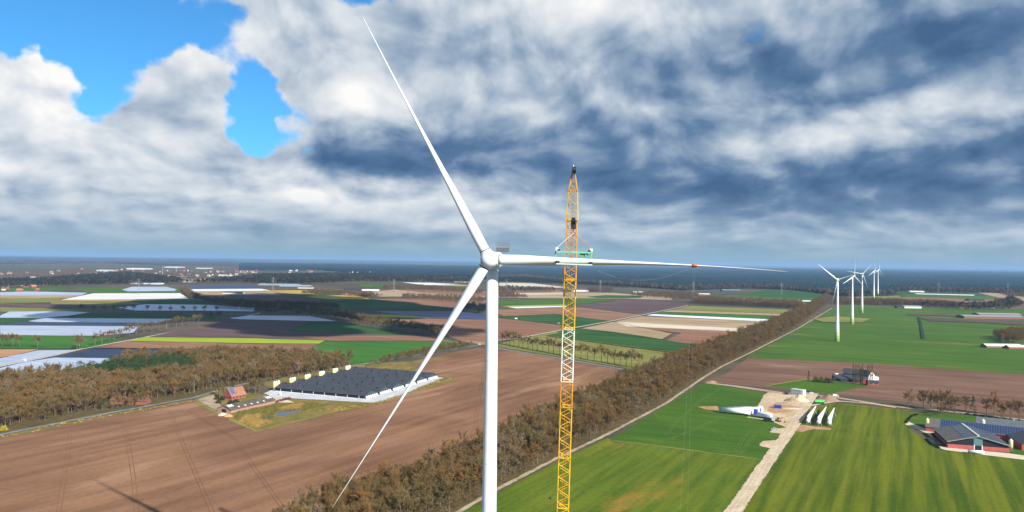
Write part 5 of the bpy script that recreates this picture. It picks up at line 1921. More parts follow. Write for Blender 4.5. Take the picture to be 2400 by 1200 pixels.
# blue container
g = G(1823, 957)
o = thing('blue_container', 'small deep blue container on the red sand of the yard', 'container', (g.x, g.y, ZN), R(-15))
q = MB()
q.box(-3.0, 3.0, -1.2, 1.2, .1, 2.6)
for k in range(12):
    q.box(-2.9 + k * .5, -2.7 + k * .5, -1.26, -1.2, .2, 2.5)
q.build('shell', BLUE, o)
q = MB()
q.box(3.0, 3.05, -1.0, 1.0, .2, 2.5)
q.build('door', PWHITE, o)
# green machine
g = G(1921, 947)
o = thing('green_skip', 'bright green tarpaulin-covered skip beside the soil heap', 'skip', (g.x, g.y, ZN), R(-12))
q = MB()
q.add([(-3.2, -1.3, .2), (3.2, -1.3, .2), (3.2, 1.3, .2), (-3.2, 1.3, .2), (-3.9, -1.6, 1.9), (3.9, -1.6, 1.9), (3.9, 1.6, 1.9), (-3.9, 1.6, 1.9)],
      [(0, 3, 2, 1), (0, 1, 5, 4), (1, 2, 6, 5), (2, 3, 7, 6), (3, 0, 4, 7), (4, 5, 6, 7)])
q.build('skip_body', mat('skip_green', (0.02, 0.13, 0.08), .6), o)
q = MB()
q.loft([[(-3.9 + 7.8 * u, y, 1.92 + z + .25 * math.sin(u * 9)) for u in np.linspace(0, 1, 6)] for y, z in ((-1.65, 0), (-.8, .9), (.6, 1.6), (1.65, .2))], cap=False)
q.build('tarpaulin', mat('tarp_green', (0.10, 0.55, 0.08), .6), o)


def heap(px, py, rx, ry, h, m, label, seed):
    g = G(px, py)
    rg_ = np.random.RandomState(seed)
    b = MB()
    n = 18
    vs, fs = [], []
    for i in range(n + 1):
        for j in range(n + 1):
            x, y = -1.1 + 2.2 * i / n, -1.1 + 2.2 * j / n
            r = math.hypot(x, y)
            z = max(0, 1 - r ** 1.3) * (1 + .35 * math.sin(4 * x + seed) * math.cos(5 * y + seed)) + (.07 * rg_.rand() if r < .95 else -.05)
            vs.append((x * rx, y * ry, z * h))
    for i in range(n):
        for j in range(n):
            a = i * (n + 1) + j
            fs.append((a, a + n + 1, a + n + 2, a + 1))
    b.add(vs, fs)
    o = b.build('soil_heap', m)
    o.location = (g.x, g.y, ZN - .05)
    tag(o, label, 'soil heap')


PALE = mat('heap_pale', (0.62, 0.54, 0.36), .95, var=.25, scale=.5)
heap(1873, 939, 9, 8, 4.6, PALE, 'pale yellow sand heap beside the gravel track', 1)
heap(1858, 940, 8, 6, 3.6, mat('heap_tan', (0.46, 0.34, 0.20), .95, var=.5, scale=.5), 'rough tan soil heap left of the pale yellow one', 2)
heap(1842, 947, 10, 5, 1.6, mat('heap_tan', (0.46, 0.34, 0.20), .95), 'low spread-out sand ridge behind the blue container', 3)
heap(1940, 937, 10, 9, 4.0, mat('heap_brown', (0.34, 0.21, 0.14), .95, var=.3, scale=.5), 'brown soil heap behind the green skip', 4)
heap(1668, 896, 6, 4, 1.8, mat('heap_brown', (0.34, 0.21, 0.14), .95), 'small brown soil heap where the dirt road meets the tree belt', 5)
heap(1857, 958, 9, 4, .9, PALE, 'flat pale spoil heap beside the gravel track junction', 6)

# stored blades
SB = blade_mesh(46.0, 2.0, 2.3, R(40), R(0), 0.0, 40, 24, r0=0.0)
SB.v = [(p[0], p[1], p[2]) for p in SB.v]
sb_m = SB.mesh('blade', WHITE, True)
for k, (rp, tp_) in enumerate((((1893, 995), (1913, 961)), ((1918, 998), (1937, 963)), ((1943, 1000), (1956, 965)))):
    p0, p1 = G(*rp), G(*tp_)
    d = (p1 - p0).normalized()
    Ls = (p1 - p0).length
    lab_ = ('white rotor blade on stands, next to the gravel track', 'white rotor blade on stands, middle one of three', 'white rotor blade on stands, farthest of three from the gravel track')[k]
    o = thing('stored_rotor_blade', lab_, 'rotor blade', (p0.x, p0.y, ZN), 0, 'three rotor blades stored on stands')
    rot = Vector((d.x, d.y, .012)).to_track_quat('Z', 'Y').to_matrix().to_4x4()
    bo = obj('blade', sb_m, o)
    bo.matrix_local = Matrix.Translation((0, 0, 2.6)) @ rot @ Matrix.Scale(Ls / 46.0, 4)
    nd = Vector((-d.y, d.x, 0))
    for u, hgt, wid, nm in ((0.03, 4.0, 2.2, 'root_stand'), (.68, 3.4, 2.6, 'tip_stand')):
        q = MB()
        c = d * (Ls * u)
        for s in (-1, 1):
            q.tube(c + nd * wid * s + d * .8, c + nd * .9 * s + Vector((0, 0, hgt)), .11, n=5)
            q.tube(c + nd * wid * s - d * .8, c + nd * .9 * s + Vector((0, 0, hgt)), .11, n=5)
            q.tube(c + nd * wid * s + d * 1.2 + Vector((0, 0, .1)), c + nd * wid * s - d * 1.2 + Vector((0, 0, .1)), .11, n=5)
        q.tube(c - nd * wid + Vector((0, 0, .1)), c + nd * wid + Vector((0, 0, .1)), .13, n=5)
        q.tube(c - nd * 1.2 + Vector((0, 0, 1.0)), c + nd * 1.2 + Vector((0, 0, 1.0)), .2, n=6)
        q.build(nm, STEEL, o)

# ------------------------------------------------------------------ white farmhouse with poplars
def house(loc, rz, W, L, he, hr, wall, roof, name, label, cat='house', wins=4, ch=True):
    o = thing(name, label, cat, loc, rz)
    gable_wall(W, L, he, hr).build('wall', wall, o)
    rr = [r.build('roof', roof, o) for r in roof_slabs(W, L, he, hr, .45)]
    for s in (-1, 1):
        for k in range(wins):
            q = obj('window', win_m, o)
            q.location = (s * (W / 2 + .03), -L / 2 + L * (k + .5) / wins, .9)
            q.rotation_euler = (0, 0, math.pi / 2)
        for x in (-W * .22, W * .22):
            q = obj('window', win_m, o)
            q.location = (x, s * (L / 2 + .03), .9)
            q = obj('window', win_m, o)
            q.location = (x * .6, s * (L / 2 + .03), he + .4)
    if ch:
        q = MB()
        q.box(-.5, .5, L * .2, L * .2 + .9, hr - .8, hr + 1.1)
        q.build('chimney', BRICK, rr[0])
    return o


g = G(2030, 893)
house((g.x, g.y, ZN), R(20), 10, 15, 6.0, 11.5, PWHITE, SLATE, 'white_farmhouse', 'tall white farmhouse with dark roof behind the bare poplars')
g = G(2047, 890)
house((g.x, g.y, ZN), R(20), 6.5, 8, 3.2, 5.6, PWHITE, SLATE, 'annexe', 'small white annexe beside the tall white farmhouse', 'annexe', 2, False)
g = G(1984, 893)
house((g.x, g.y, ZN), R(78), 12, 26, 2.8, 6.5, mat('black_barn_wall', (0.04, 0.045, 0.05), .8), SLATE, 'barn', 'low dark barn left of the white farmhouse', 'barn', 3, False)
g = G(2008, 885)
house((g.x, g.y + 10, ZN), R(60), 11, 18, 3.4, 8.0, mat('black_barn_wall', (0.04, 0.045, 0.05), .8), SLATE, 'barn', 'dark barn behind the bare poplars', 'barn', 2, False)
g = G(2044, 902)
house((g.x, g.y, ZN), R(84), 7, 10, 2.6, 4.6, BRICK, SLATE, 'brick_shed', 'low brick shed with dark roof in front of the white farmhouse', 'shed', 2, False)
g = G(2022, 896)
q = MB()
q.box(-1.6, 1.6, -1.0, 1.0, 0, 3.2)
rb = thing('red_container', 'small red container beside the white farmhouse wall', 'container', (g.x, g.y - 3, ZN))
q.build('shell', mat('container_red', (0.35, 0.03, 0.035), .6), rb)
q = MB()
q.box(-1.2, 1.2, -1.06, -1.01, .2, 2.9)
q.build('door', mat('container_red_door', (0.25, 0.025, 0.03), .6), rb)
for k, (px, py) in enumerate(((2000, 899), (2006, 900), (2012, 898), (2017, 901), (2021, 899), (2034, 904), (2039, 904), (2044, 902))):
    g = G(px, py)
    plant('poplar_tree', POPLAR[k % 3], (g.x, g.y, ZN), k, 1.15 + .08 * (k % 3), 'tall narrow bare poplar in front of the white farmhouse', 'poplar', 'bare poplars in front of the white farmhouse')
g = G(1895, 893)
plant('cypress', tree_meshes(pine_tree(95, 9, 1.7, 900, True, .5), BARK, EVERGREEN), (g.x, g.y, ZN), 0, 1.1, 'dark narrow conifer standing alone left of the round bushes', 'conifer')
for k, (px, py, lab_) in enumerate(((1911, 895, 'dark round evergreen bush next to the lone narrow conifer'), (1925, 896, 'dark round evergreen bush between its neighbours left of the white farmhouse'), (1938, 897, 'brownish round evergreen bush left of the white farmhouse'), (1948, 897, 'lighter green round bush at the right end of the bushes'))):
    g = G(px, py)
    plant('evergreen_bush', tree_meshes(bush(20 + k, 3.6, 3.2, 6.2, 800, .6), BARK, (EVERGREEN, EVERGREEN, veg_mat('brown_leaves', [(0, (.06, .03, .02)), (1, (.07, .035, .02))]), veg_mat('light_leaves', [(0, (.07, .10, .03)), (1, (.08, .11, .03))]))[k]),
          (g.x, g.y, ZN), k, 1.0, lab_, 'bush', 'round bushes left of the white farmhouse')

# ------------------------------------------------------------------ right farm with solar roofs
REDW = mat('red_wall', (0.50, 0.115, 0.095), .85, var=.2, scale=.4)
GREYR = mat('grey_barn_roof', (0.145, 0.14, 0.122), .8, var=.3, scale=.3)


def solar_array(parent, W, he, hr, side, y0, y1, x0, x1, m, nx, ny):
    """rows of panels laid on one roof slope; each too small to tell apart, so one part"""
    k = (hr - he) / (W / 2)
    b = MB()
    for i in range(nx):
        for j in range(ny):
            xa, xb = x0 + (x1 - x0) * (i + .03) / nx, x0 + (x1 - x0) * (i + .97) / nx
            ya, yb = y0 + (y1 - y0) * (j + .04) / ny, y0 + (y1 - y0) * (j + .96) / ny
            up_ = .16
            b.add([(side * xa, ya, hr - xa * k + up_), (side * xa, yb, hr - xa * k + up_), (side * xb, yb, hr - xb * k + up_), (side * xb, ya, hr - xb * k + up_)], [(0, 1, 2, 3) if side < 0 else (3, 2, 1, 0)])
    o = b.build('solar_panels', m, parent)
    o['kind'] = 'stuff'
    fr_ = MB()
    q4 = [(side * (x0 - .05), y0 - .1), (side * (x0 - .05), y1 + .1), (side * (x1 + .05), y1 + .1), (side * (x1 + .05), y0 - .1)]
    fr_.add([(x, y, hr - abs(x) * k + .11) for x, y in q4], [(0, 1, 2, 3) if side < 0 else (3, 2, 1, 0)])
    fr_.build('panel_backing', ALU, parent)
    return o


gl, gr = G(2221, 1050), G(2366, 1061)
dw = (gr - gl).normalized()
nw = Vector((-dw.y, dw.x, 0))
WG = (gr - gl).length
LG = 40.0
c = (gl + gr) / 2 + nw * (LG / 2)
rz_g = math.atan2(nw.y, nw.x) - math.pi / 2
bn = thing('red_barn', 'wide red barn with solar-panelled grey roof and open dark gable', 'barn', (c.x, c.y, ZN), rz_g)
wl = MB()
wl.box(-WG / 2, WG / 2, -LG / 2, LG / 2, 0, 2.6)
wl.build('wall', REDW, bn)
gw = MB()
gw.prism([(-WG / 2 + .3, 2.6), (WG / 2 - .3, 2.6), (WG / 2 - .3, 4.4), (0, 9.0), (-WG / 2 + .3, 4.4)], -LG / 2 + .6, LG / 2 - .3)
gw.build('gable', BLACKW, bn)
dc = MB()
dc.box(-2.6, 2.6, -LG / 2 + .35, -LG / 2 + .59, 2.62, 8.2)
dc.add([(-7.5, -LG / 2 + .45, 7.0), (7.5, -LG / 2 + .45, 7.0), (0, -LG / 2 + .45, 8.95)], [(0, 1, 2)])
dc.build('gable_cladding', mat('teal_panel', (0.10, 0.20, 0.20), .7), bn)
dd = MB()
dd.box(-1.9, 1.9, -LG / 2 - .08, -LG / 2 - .02, 0, 2.9)
dd.build('door', BLACKM, bn)
for x in (-2.3, 2.3):
    q = MB()
    q.box(x - .25, x + .25, -LG / 2 - .12, -LG / 2 - .02, 0, 3.3)
    q.build('door_post', PWHITE, bn)
for r in roof_slabs(WG, LG, 4.6, 9.3, .6):
    r.build('roof', GREYR, bn)
k_ = 4.7 / (WG / 2)
for s in (-1, 1):
    q = MB()
    for yy in (-LG / 2 - .62,):
        q.add([(0, yy, 9.34), (s * (WG / 2 + .6), yy, 4.6 - k_ * .6 + .04), (s * (WG / 2 + .6), yy, 4.6 - k_ * .6 - .45), (0, yy, 8.85),
               (0, yy - .08, 9.34), (s * (WG / 2 + .6), yy - .08, 4.6 - k_ * .6 + .04), (s * (WG / 2 + .6), yy - .08, 4.6 - k_ * .6 - .45), (0, yy - .08, 8.85)],
              [(4, 5, 6, 7), (7, 6, 5, 4), (0, 1, 5, 4), (3, 7, 6, 2)])
    q.build('verge_board', mat('trim_pale', (0.55, 0.55, 0.50), .7), bn)
solar_array(bn, WG, 4.6, 9.3, 1, -LG / 2 + .5, LG / 2 - .5, .6, WG / 2 - .6, SOLAR_L, 12, 18)
solar_array(bn, WG, 4.6, 9.3, -1, -LG / 2 + 1, LG / 2 - 1, .6, 7.5, SOLAR_L, 5, 18)
q = MB()
q.box(-.6, .6, -LG / 2 - .5, LG / 2 + .5, 9.2, 9.75)
q.build('ridge_vent', mat('trim_pale', (0.55, 0.55, 0.50), .7), bn)
bk = MB()
bk.box(-WG / 2 - 8.2, -WG / 2 - .2, -LG / 2 + 4, -LG / 2 + 24, 0, 1.1)
bk.build('side_bunker', BLACKM, bn)

# long barn with blue panels
l0, l1 = G(2170, 1011), G(2400, 1037)
dl = (l1 - l0).normalized()
nl_ = Vector((-dl.y, dl.x, 0))
LL, WL = 105.0, 24.0
c = l0 + dl * (LL / 2) + nl_ * (WL / 2)
rz_l = math.atan2(dl.y, dl.x) - math.pi / 2      # +Y along the barn
lb = thing('long_barn', 'long barn with dark blue solar panels covering its roof, behind the red barn', 'barn', (c.x, c.y, ZN), rz_l)
gable_wall(WL, LL, 3.6, 8.0).build('wall', REDW, lb)
for r in roof_slabs(WL, LL, 3.6, 8.0, .5):
    r.build('roof', GREYR, lb)
sdl = max((1, -1), key=lambda s: -(Matrix.Rotation(rz_l, 3, 'Z') @ Vector((s, 0, 0))).y)
solar_array(lb, WL, 3.6, 8.0, sdl, -LL / 2 + 9, LL / 2 - 1, .7, WL / 2 - .3, SOLAR, 8, 60)
q = MB()
q.box(-WL / 2 + 2, WL / 2 - 2, -LL / 2 - .06, -LL / 2 - .02, 0, 3.2)
q.build('gate', PWHITE, lb)
c2 = l0 + dl * (LL / 2 + 24) + nl_ * (WL + 22)
gb = thing('grey_barn', 'grey-roofed barn behind the long solar-panelled one', 'barn', (c2.x, c2.y, ZN), rz_l)
gable_wall(20, 90, 3.4, 7.0).build('wall', BLACKW, gb)
for r in roof_slabs(20, 90, 3.4, 7.0, .5):
    r.build('roof', mat('slate_grey_roof', (0.13, 0.145, 0.165), .7, var=.2, scale=.2), gb)
q = MB()
q.box(-8, 8, -45.06, -45.01, 0, 3.0)
q.build('gate', GREYR, gb)
c3 = G(2388, 1056) + dw * 17 + nw * 16
rb2 = thing('red_barn', 'red barn with dark slate roof cut off by the right edge', 'barn', (c3.x, c3.y, ZN), rz_g)
gable_wall(30, 30, 4.2, 9.0).build('wall', REDW, rb2)
for r in roof_slabs(30, 30, 4.2, 9.0, .6):
    r.build('roof', SLATE, rb2)
q = MB()
q.box(-2, 2, -15.08, -15.02, 0, 3.2)
q.build('door', BLACKM, rb2)
sy = siloc.mesh('silo_body', mat('silo_yellow', (0.60, 0.47, 0.10), .5), True)
for px, py, m_, s_, lab_ in ((2173, 1008, sy, 1.0, 'yellow feed silo at the corner of the long solar barn'), (2304, 1010, None, 1.0, 'cream feed silo between the long barn and the red barn'), (2369, 1058, None, .95, 'cream feed silo at the right corner of the red barn'), (2376, 1005, sy, .8, 'small brown-topped silo behind the long solar barn')):
    g = G(px, py)
    silo((g.x, g.y, ZN), lab_, None, s_, m_)
# tank, bales and hedges round the farm
g = G(2283, 1062)
o = thing('milk_tank', 'white horizontal tank lying in front of the red barn', 'tank', (g.x, g.y - 2, ZN), rz_g)
q = MB()
q.tube((-4.5, 0, 1.3), (4.5, 0, 1.3), 1.0, n=18)
q.build('vessel', PWHITE, o, True)
for x in (-3, 3):
    q = MB()
    q.box(x - .3, x + .3, -.8, .8, 0, .6)
    q.build('saddle', STEEL, o)
HB = tree_meshes(bush(31, 1.6, 1.5, 1.6, 420, .4), BARK, HEDGE)
hp = along([(2124, 992), (2128, 984), (2136, 976), (2150, 972)], 3.0, .3, 3) + along([(2186, 1018), (2194, 1030), (2192, 1045), (2200, 1052)], 2.6, .4, 4)
for k, p in enumerate(hp):
    plant('hedge_bush', HB, (p[0], p[1], ZN), k, .8, 'dark green bush of the hedge curving round the solar-roofed farm', 'bush', 'hedge bushes round the solar-roofed farm')
for k, p in enumerate(along([(2268, 972), (2320, 980), (2400, 990), (2440, 996)], 5, .5, 5)):
    plant('hedge_bush', HB, (p[0], p[1], ZN), k, 1.1, 'dark bush in the hedge behind the grey-roofed barn', 'bush', 'hedge bushes behind the grey-roofed barn')
for k, (px, py, s_, kd, lab_) in enumerate((
        (2129, 956, .75, 0, 'bare tree standing alone by the dirt road'), (2164, 957, .85, 1, 'tall bare tree, leftmost of the group by the solar farm'), (2181, 959, .75, 2, 'bare tree second in the group by the solar farm'),
        (2198, 963, .85, 3, 'dark bare tree third in the group by the solar farm'), (2217, 968, .95, 4, 'wide bare tree with olive twigs by the solar farm'), (2238, 972, .9, 5, 'low spreading bare tree left of the spruce'),
        (2222, 975, .7, 6, 'smaller bare tree in front of the wide olive one'), (2263, 966, .8, 1, 'bare tree just left of the dark spruce'), (2312, 972, .7, 2, 'bare tree behind the grey-roofed barn, right of the spruce'),
        (2330, 974, .8, 3, 'bare tree with pale crown behind the grey-roofed barn'), (2347, 982, .75, 0, 'pale-barked bare tree behind the grey-roofed barn'), (2368, 984, .8, 5, 'bare tree near the small silo behind the barns'),
        (2390, 985, .85, 6, 'bare tree at the right end of the row behind the barns'), (2206, 978, .5, 4, 'low bare bush by the long solar barn'))):
    g = G(px, py)
    plant('bare_tree', KINDS[kd], (g.x, g.y, 0), k * 1.7, s_ * 1.35, lab_, 'tree', 'bare trees round the solar-roofed farm')
g = G(2281, 972)
plant('spruce_tree', SPRUCE[0], (g.x, g.y, 0), 0, 1.1, 'dark green spruce behind the solar-roofed farm', 'spruce')
g = G(1207, 800)
plant('bare_tree', AVENUE[1], (g.x, g.y, 0), 0, 1.2, 'slender reddish bare tree standing alone beside the tower', 'tree')

# drainage ditch and hedge lines in the meadow
strip('ditch', [(2153, 744), (2158, 760), (2164, 795)], 5.0, mat('ditch_green', (0.015, 0.035, 0.012), .9))
strip('meadow_path', [(1965, 760), (2060, 763), (2160, 766), (2330, 775)], 3.5, OLIVE)

# bird over the grass
bc = PD(1289, 1169, 150.0)
bd = thing('bird', 'dark bird flying low over the olive grass left of the crane', 'bird', bc.to_tuple(), R(70))
q = MB()
q.loft([[(r * math.cos(t_), y, r * .8 * math.sin(t_)) for t_ in np.linspace(0, 2 * math.pi, 8, endpoint=False)] for y, r in ((-.32, .02), (-.25, .05), (-.12, .07), (.1, .08), (.25, .05), (.42, .03))])
q.build('body', BLACKM, bd)
for s in (-1, 1):
    q = MB()
    q.add([(s * .05, -.1, .03), (s * .05, .14, .03), (s * .3, .12, .18), (s * .3, -.12, .18), (s * .62, .12, .30), (s * .6, -.02, .30)], [(0, 3, 2, 1), (3, 5, 4, 2), (1, 2, 3, 0), (2, 4, 5, 3)])
    q.build('wing', BLACKM, bd)

# ------------------------------------------------------------------ far country
HAZE_TOP = 215.0
CANOPY = field_mat('shaded_far_canopy', (0.005, 0.018, 0.028), (0.020, 0.042, 0.046), (0.075, 0.062, 0.042), angle=-84, row=0.0022, along=0.0004, blotch=0.0009, stripe=0.55, spec=0.03)  # conifer green, with cloud shade and blue distance mixed into the colour
CANOPY_B = field_mat('far_bare_wood', (0.045, 0.045, 0.036), (0.10, 0.072, 0.058), (0.13, 0.11, 0.075), angle=-86, row=0.003, along=0.0005, blotch=0.0012, stripe=0.55, spec=0.03)


def canopy(name, near_px, y_far, m, label, hgt=15.0, rough=8.0, cols=220, rows=120, seed=1, far_px=None):
    """a forest seen from above: a bumpy canopy with a steep edge towards the fields"""
    rgn = np.random.RandomState(seed)
    xs = np.linspace(near_px[0][0], near_px[-1][0], cols)
    ny = np.interp(xs, [p[0] for p in near_px], [p[1] for p in near_px])
    b = MB()
    vs, fs = [], []
    for i in range(rows):
        u = i / (rows - 1)
        for j in range(cols):
            g0 = G(xs[j], ny[j])
            dmin = g0.y
            dmax = y_far if far_px is None else G(xs[j], far_px).y
            d = dmin * (dmax / dmin) ** max(0.0, (i - 1) / (rows - 2))
            x = g0.x * d / dmin
            h = 0.0 if i == 0 else hgt * (0.75 + 0.25 * math.sin(x * .0031 + d * .0017) * math.sin(x * .0013 - d * .0009)) + rough * (rgn.rand() - 0.5)
            if i == rows - 1 or j in (0, cols - 1):
                h = 0.0
            vs.append((x + rgn.uniform(-3, 3), d + (rgn.uniform(-4, 4) if 0 < i < rows - 1 else 0), h))
    for i in range(rows - 1):
        for j in range(cols - 1):
            a = i * cols + j
            fs.append((a, a + 1, a + cols + 1, a + cols))
    b.add(vs, fs)
    return tag(b.build(name, m), label, 'forest', kind='stuff')


canopy('far_forest', [(1120, 655), (1230, 652), (1330, 664), (1480, 672), (1600, 681), (1760, 676), (1860, 680), (1985, 696), (2095, 693), (2105, 683), (2300, 686), (2450, 690), (2700, 694)], 26000, CANOPY,
       'wide dark blue-green forest stretching to the horizon behind the turbines', cols=420, rows=170, seed=2)
canopy('far_forest', [(560, 634), (760, 634), (900, 644), (1130, 652)], 17000, CANOPY, 'dark forest band behind the village, left of the turbine hub', cols=220, rows=70, seed=3)
canopy('far_forest', [(-300, 622), (0, 619), (250, 617), (420, 622), (560, 624)], 22000, CANOPY_B, 'dull purple-brown woods on the left horizon', cols=200, rows=60, seed=4)
canopy('far_forest', [(-300, 608), (300, 608), (700, 612), (1150, 618)], 42000, CANOPY, 'faint blue woodland along the left horizon', hgt=20, cols=140, rows=40, seed=5)

edge_px = [(1120, 656), (1230, 653), (1330, 665), (1480, 673), (1600, 682), (1760, 677), (1860, 681), (1985, 697), (2095, 694), (2105, 684), (2300, 687), (2450, 691)]
FRONT_K = [tree_meshes(pine_tree(220 + k, 17, 5.0, 300, k == 1, 1.5), BARK, (NEEDLE_D, NEEDLE_D, TWIG_RED, TWIG)[k]) for k in range(4)]
scatter('forest_edge', fill(edge_px + [(x, y - 5) for x, y in edge_px[::-1]], 17, 71), FRONT_K, 'dark conifers along the front edge of the wide forest', 'trees', 0.8, 1.35, 72)
# low hills on the horizon
hm = MB()
vs = []
N = 160
for k in range(N + 1):
    a = -0.75 + 1.5 * k / N
    h = 34 + 22 * math.sin(a * 5 + 1) + 12 * math.sin(a * 13) + 7 * math.sin(a * 31)
    h *= 1.0 if a < 0.1 else 0.65
    vs += [(math.tan(a) * 47000, 47000, -1), (math.tan(a) * 51000, 51000, max(4, h) * 1.4), (math.tan(a) * 56000, 56000, -1)]
fs = []
for k in range(N):
    i = 3 * k
    fs += [(i, i + 3, i + 4, i + 1), (i + 1, i + 4, i + 5, i + 2)]
hm.add(vs, fs)
tag(hm.build('hills', CANOPY, None, True), 'low blue hills closing the horizon', 'hills', kind='structure')

# woods, hedges and gardens far off: each mass is one object
LOWK = [tree_meshes(bare_tree(200 + k, 13, 5.2, 0.12, 260, tw=0.28), BARK, (TWIG_RED, TWIG, TWIG_RED)[k]) for k in range(3)]
DARKK = [tree_meshes(pine_tree(210 + k, 13, 4.8, 260, False, 1.5), BARK, NEEDLE_D) for k in range(3)]
MASS = [
    ('far_wood', [(-60, 662), (100, 655), (300, 640), (420, 655), (430, 664), (300, 668), (130, 672), (-60, 676)], 15, DARKK + LOWK[:1], 'dark wood and gardens around the far left village'),
    ('far_wood', [(-60, 640), (200, 630), (420, 636), (600, 640), (600, 655), (420, 655), (250, 650), (-60, 655)], 24, LOWK, 'purple-brown trees between the far left houses'),
    ('far_wood', [(430, 664), (620, 645), (820, 642), (1000, 648), (1130, 655), (1130, 664), (940, 662), (840, 662), (700, 668), (620, 668), (560, 664)], 17, DARKK + LOWK[1:2], 'dark blue-looking wood behind the yellow fields'),
    ('far_wood', [(1160, 652), (1330, 656), (1480, 668), (1480, 676), (1330, 668), (1160, 662)], 15, DARKK, 'dark wood edge behind the pale stubble fields'),
    ('far_wood', [(440, 700), (490, 709), (600, 716), (780, 722), (800, 727), (600, 728), (520, 722)], 10, AVENUE, 'dark belt of bare trees in the cloud shadow'),
    ('far_wood', [(424, 683), (436, 676), (448, 690), (470, 700), (450, 702)], 9, LOWK, 'brown clump of bare trees at the corner of the pale field'),
    ('far_wood', [(1470, 695), (1520, 688), (1590, 690), (1640, 694), (1620, 705), (1560, 701)], 16, LOWK, 'brown scrub by the far red barn'),
    ('far_wood', [(1620, 712), (1640, 704), (1880, 715), (1880, 724)], 9, KINDS, 'long low wood of bare trees behind the olive strip'),
    ('far_wood', [(1955, 706), (2110, 710), (2240, 716), (2240, 720), (2100, 717), (1955, 714)], 10, KINDS, 'far row of bare trees crossing behind the green meadow'),
    ('far_wood', [(2140, 718), (2320, 716), (2370, 700), (2400, 716), (2360, 728), (2240, 726)], 13, DARKK + LOWK, 'gardens and trees round the far right farms'),
    ('far_wood', [(1375, 684), (1390, 676), (1425, 678), (1440, 684)], 9, LOWK, 'small round bare wood beside the pylon'),
    ('far_wood', [(700, 690), (730, 686), (780, 688), (860, 692), (900, 698), (850, 700), (800, 692), (740, 692)], 14, LOWK, 'scrub round the far red-roofed farm'),
    ('far_wood', [(900, 674), (1000, 674), (1130, 685), (1130, 690), (1020, 682), (900, 679)], 14, LOWK, 'line of bare bushes between the tan fields'),
    ('far_wood', [(940, 697), (1060, 700), (1140, 704), (1140, 710), (1040, 708), (950, 702)], 14, LOWK, 'scattered bare bushes along the brown field'),
    ('far_wood', [(1085, 722), (1140, 727), (1140, 736), (1075, 730)], 9, DARKK, 'dark shrubs beside the blue film field'),
    ('far_wood', [(1165, 676), (1250, 678), (1300, 680), (1300, 684), (1165, 685)], 14, LOWK + DARKK[:1], 'hedges between the pale far fields'),
    ('far_wood', [(1170, 690), (1205, 690), (1205, 697), (1250, 700), (1170, 700)], 11, LOWK, 'brown bushes just right of the turbine tower'),
    ('far_wood', [(2330, 790), (2400, 785), (2400, 806), (2350, 806)], 8, KINDS, 'bare trees beside the dark far right farm'),
    ('far_wood', [(2340, 690), (2440, 694), (2440, 699), (2370, 698)], 16, LOWK, 'brown trees on the far right edge of the forest'),
]
for k, (nm, poly, sp, kinds, lab_) in enumerate(MASS):
    scatter(nm, fill(poly, sp, 30 + k), kinds, lab_, 'trees', *((0.45, 0.8) if k == 1 else (0.8, 1.25)), 50 + k)

# ------------------------------------------------------------------ far buildings
RED_ROOF = mat('red_tiles', (0.32, 0.10, 0.06), 0.8, var=0.3)
ORANGE_ROOF = mat('orange_tiles', (0.46, 0.20, 0.11), 0.8, var=0.25)
DARK_ROOF = mat('slate_roof', (0.045, 0.052, 0.072), 0.6, var=0.3)
GREY_ROOF = mat('grey_sheet', (0.30, 0.32, 0.34), 0.6, var=0.2)
WHITE_ROOF = mat('white_sheet', (0.72, 0.74, 0.76), 0.5)
GLASS_ROOF = mat('greenhouse_glass', (0.36, 0.46, 0.56), 0.25, spec=0.6)
BRICK_W = mat('brick_wall', (0.30, 0.12, 0.08), 0.85, var=0.25)
WHITE_W = mat('white_wall', (0.75, 0.74, 0.71), 0.8)
CREAM_W = mat('cream_wall', (0.62, 0.56, 0.44), 0.8)
DARK_W = mat('dark_wall', (0.05, 0.055, 0.06), 0.7)


def gable_house(L, W, he, hr, wall, roof):
    """one small far house or shed: walls, gable roof with overhang, chimney"""
    b = MB()
    b.prism([(-W / 2, 0), (W / 2, 0), (W / 2, he), (0, hr - 0.25), (-W / 2, he)], -L / 2, L / 2, 0)
    o_ = 0.4
    k = (hr - he) / (W / 2)
    for s in (-1, 1):
        b.add([(0, -L / 2 - o_, hr), (0, L / 2 + o_, hr), (s * (W / 2 + o_), L / 2 + o_, he - k * o_), (s * (W / 2 + o_), -L / 2 - o_, he - k * o_),
               (0, -L / 2 - o_, hr - .2), (0, L / 2 + o_, hr - .2), (s * (W / 2 + o_), L / 2 + o_, he - k * o_ - .2), (s * (W / 2 + o_), -L / 2 - o_, he - k * o_ - .2)],
              [(0, 1, 2, 3), (7, 6, 5, 4), (3, 2, 6, 7), (0, 3, 7, 4), (1, 5, 6, 2)], 1)
    b.box(-0.4, 0.4, L * .25 - .4, L * .25 + .4, hr - .5, hr + .9, 0)
    return b.mesh('house', [wall, roof])


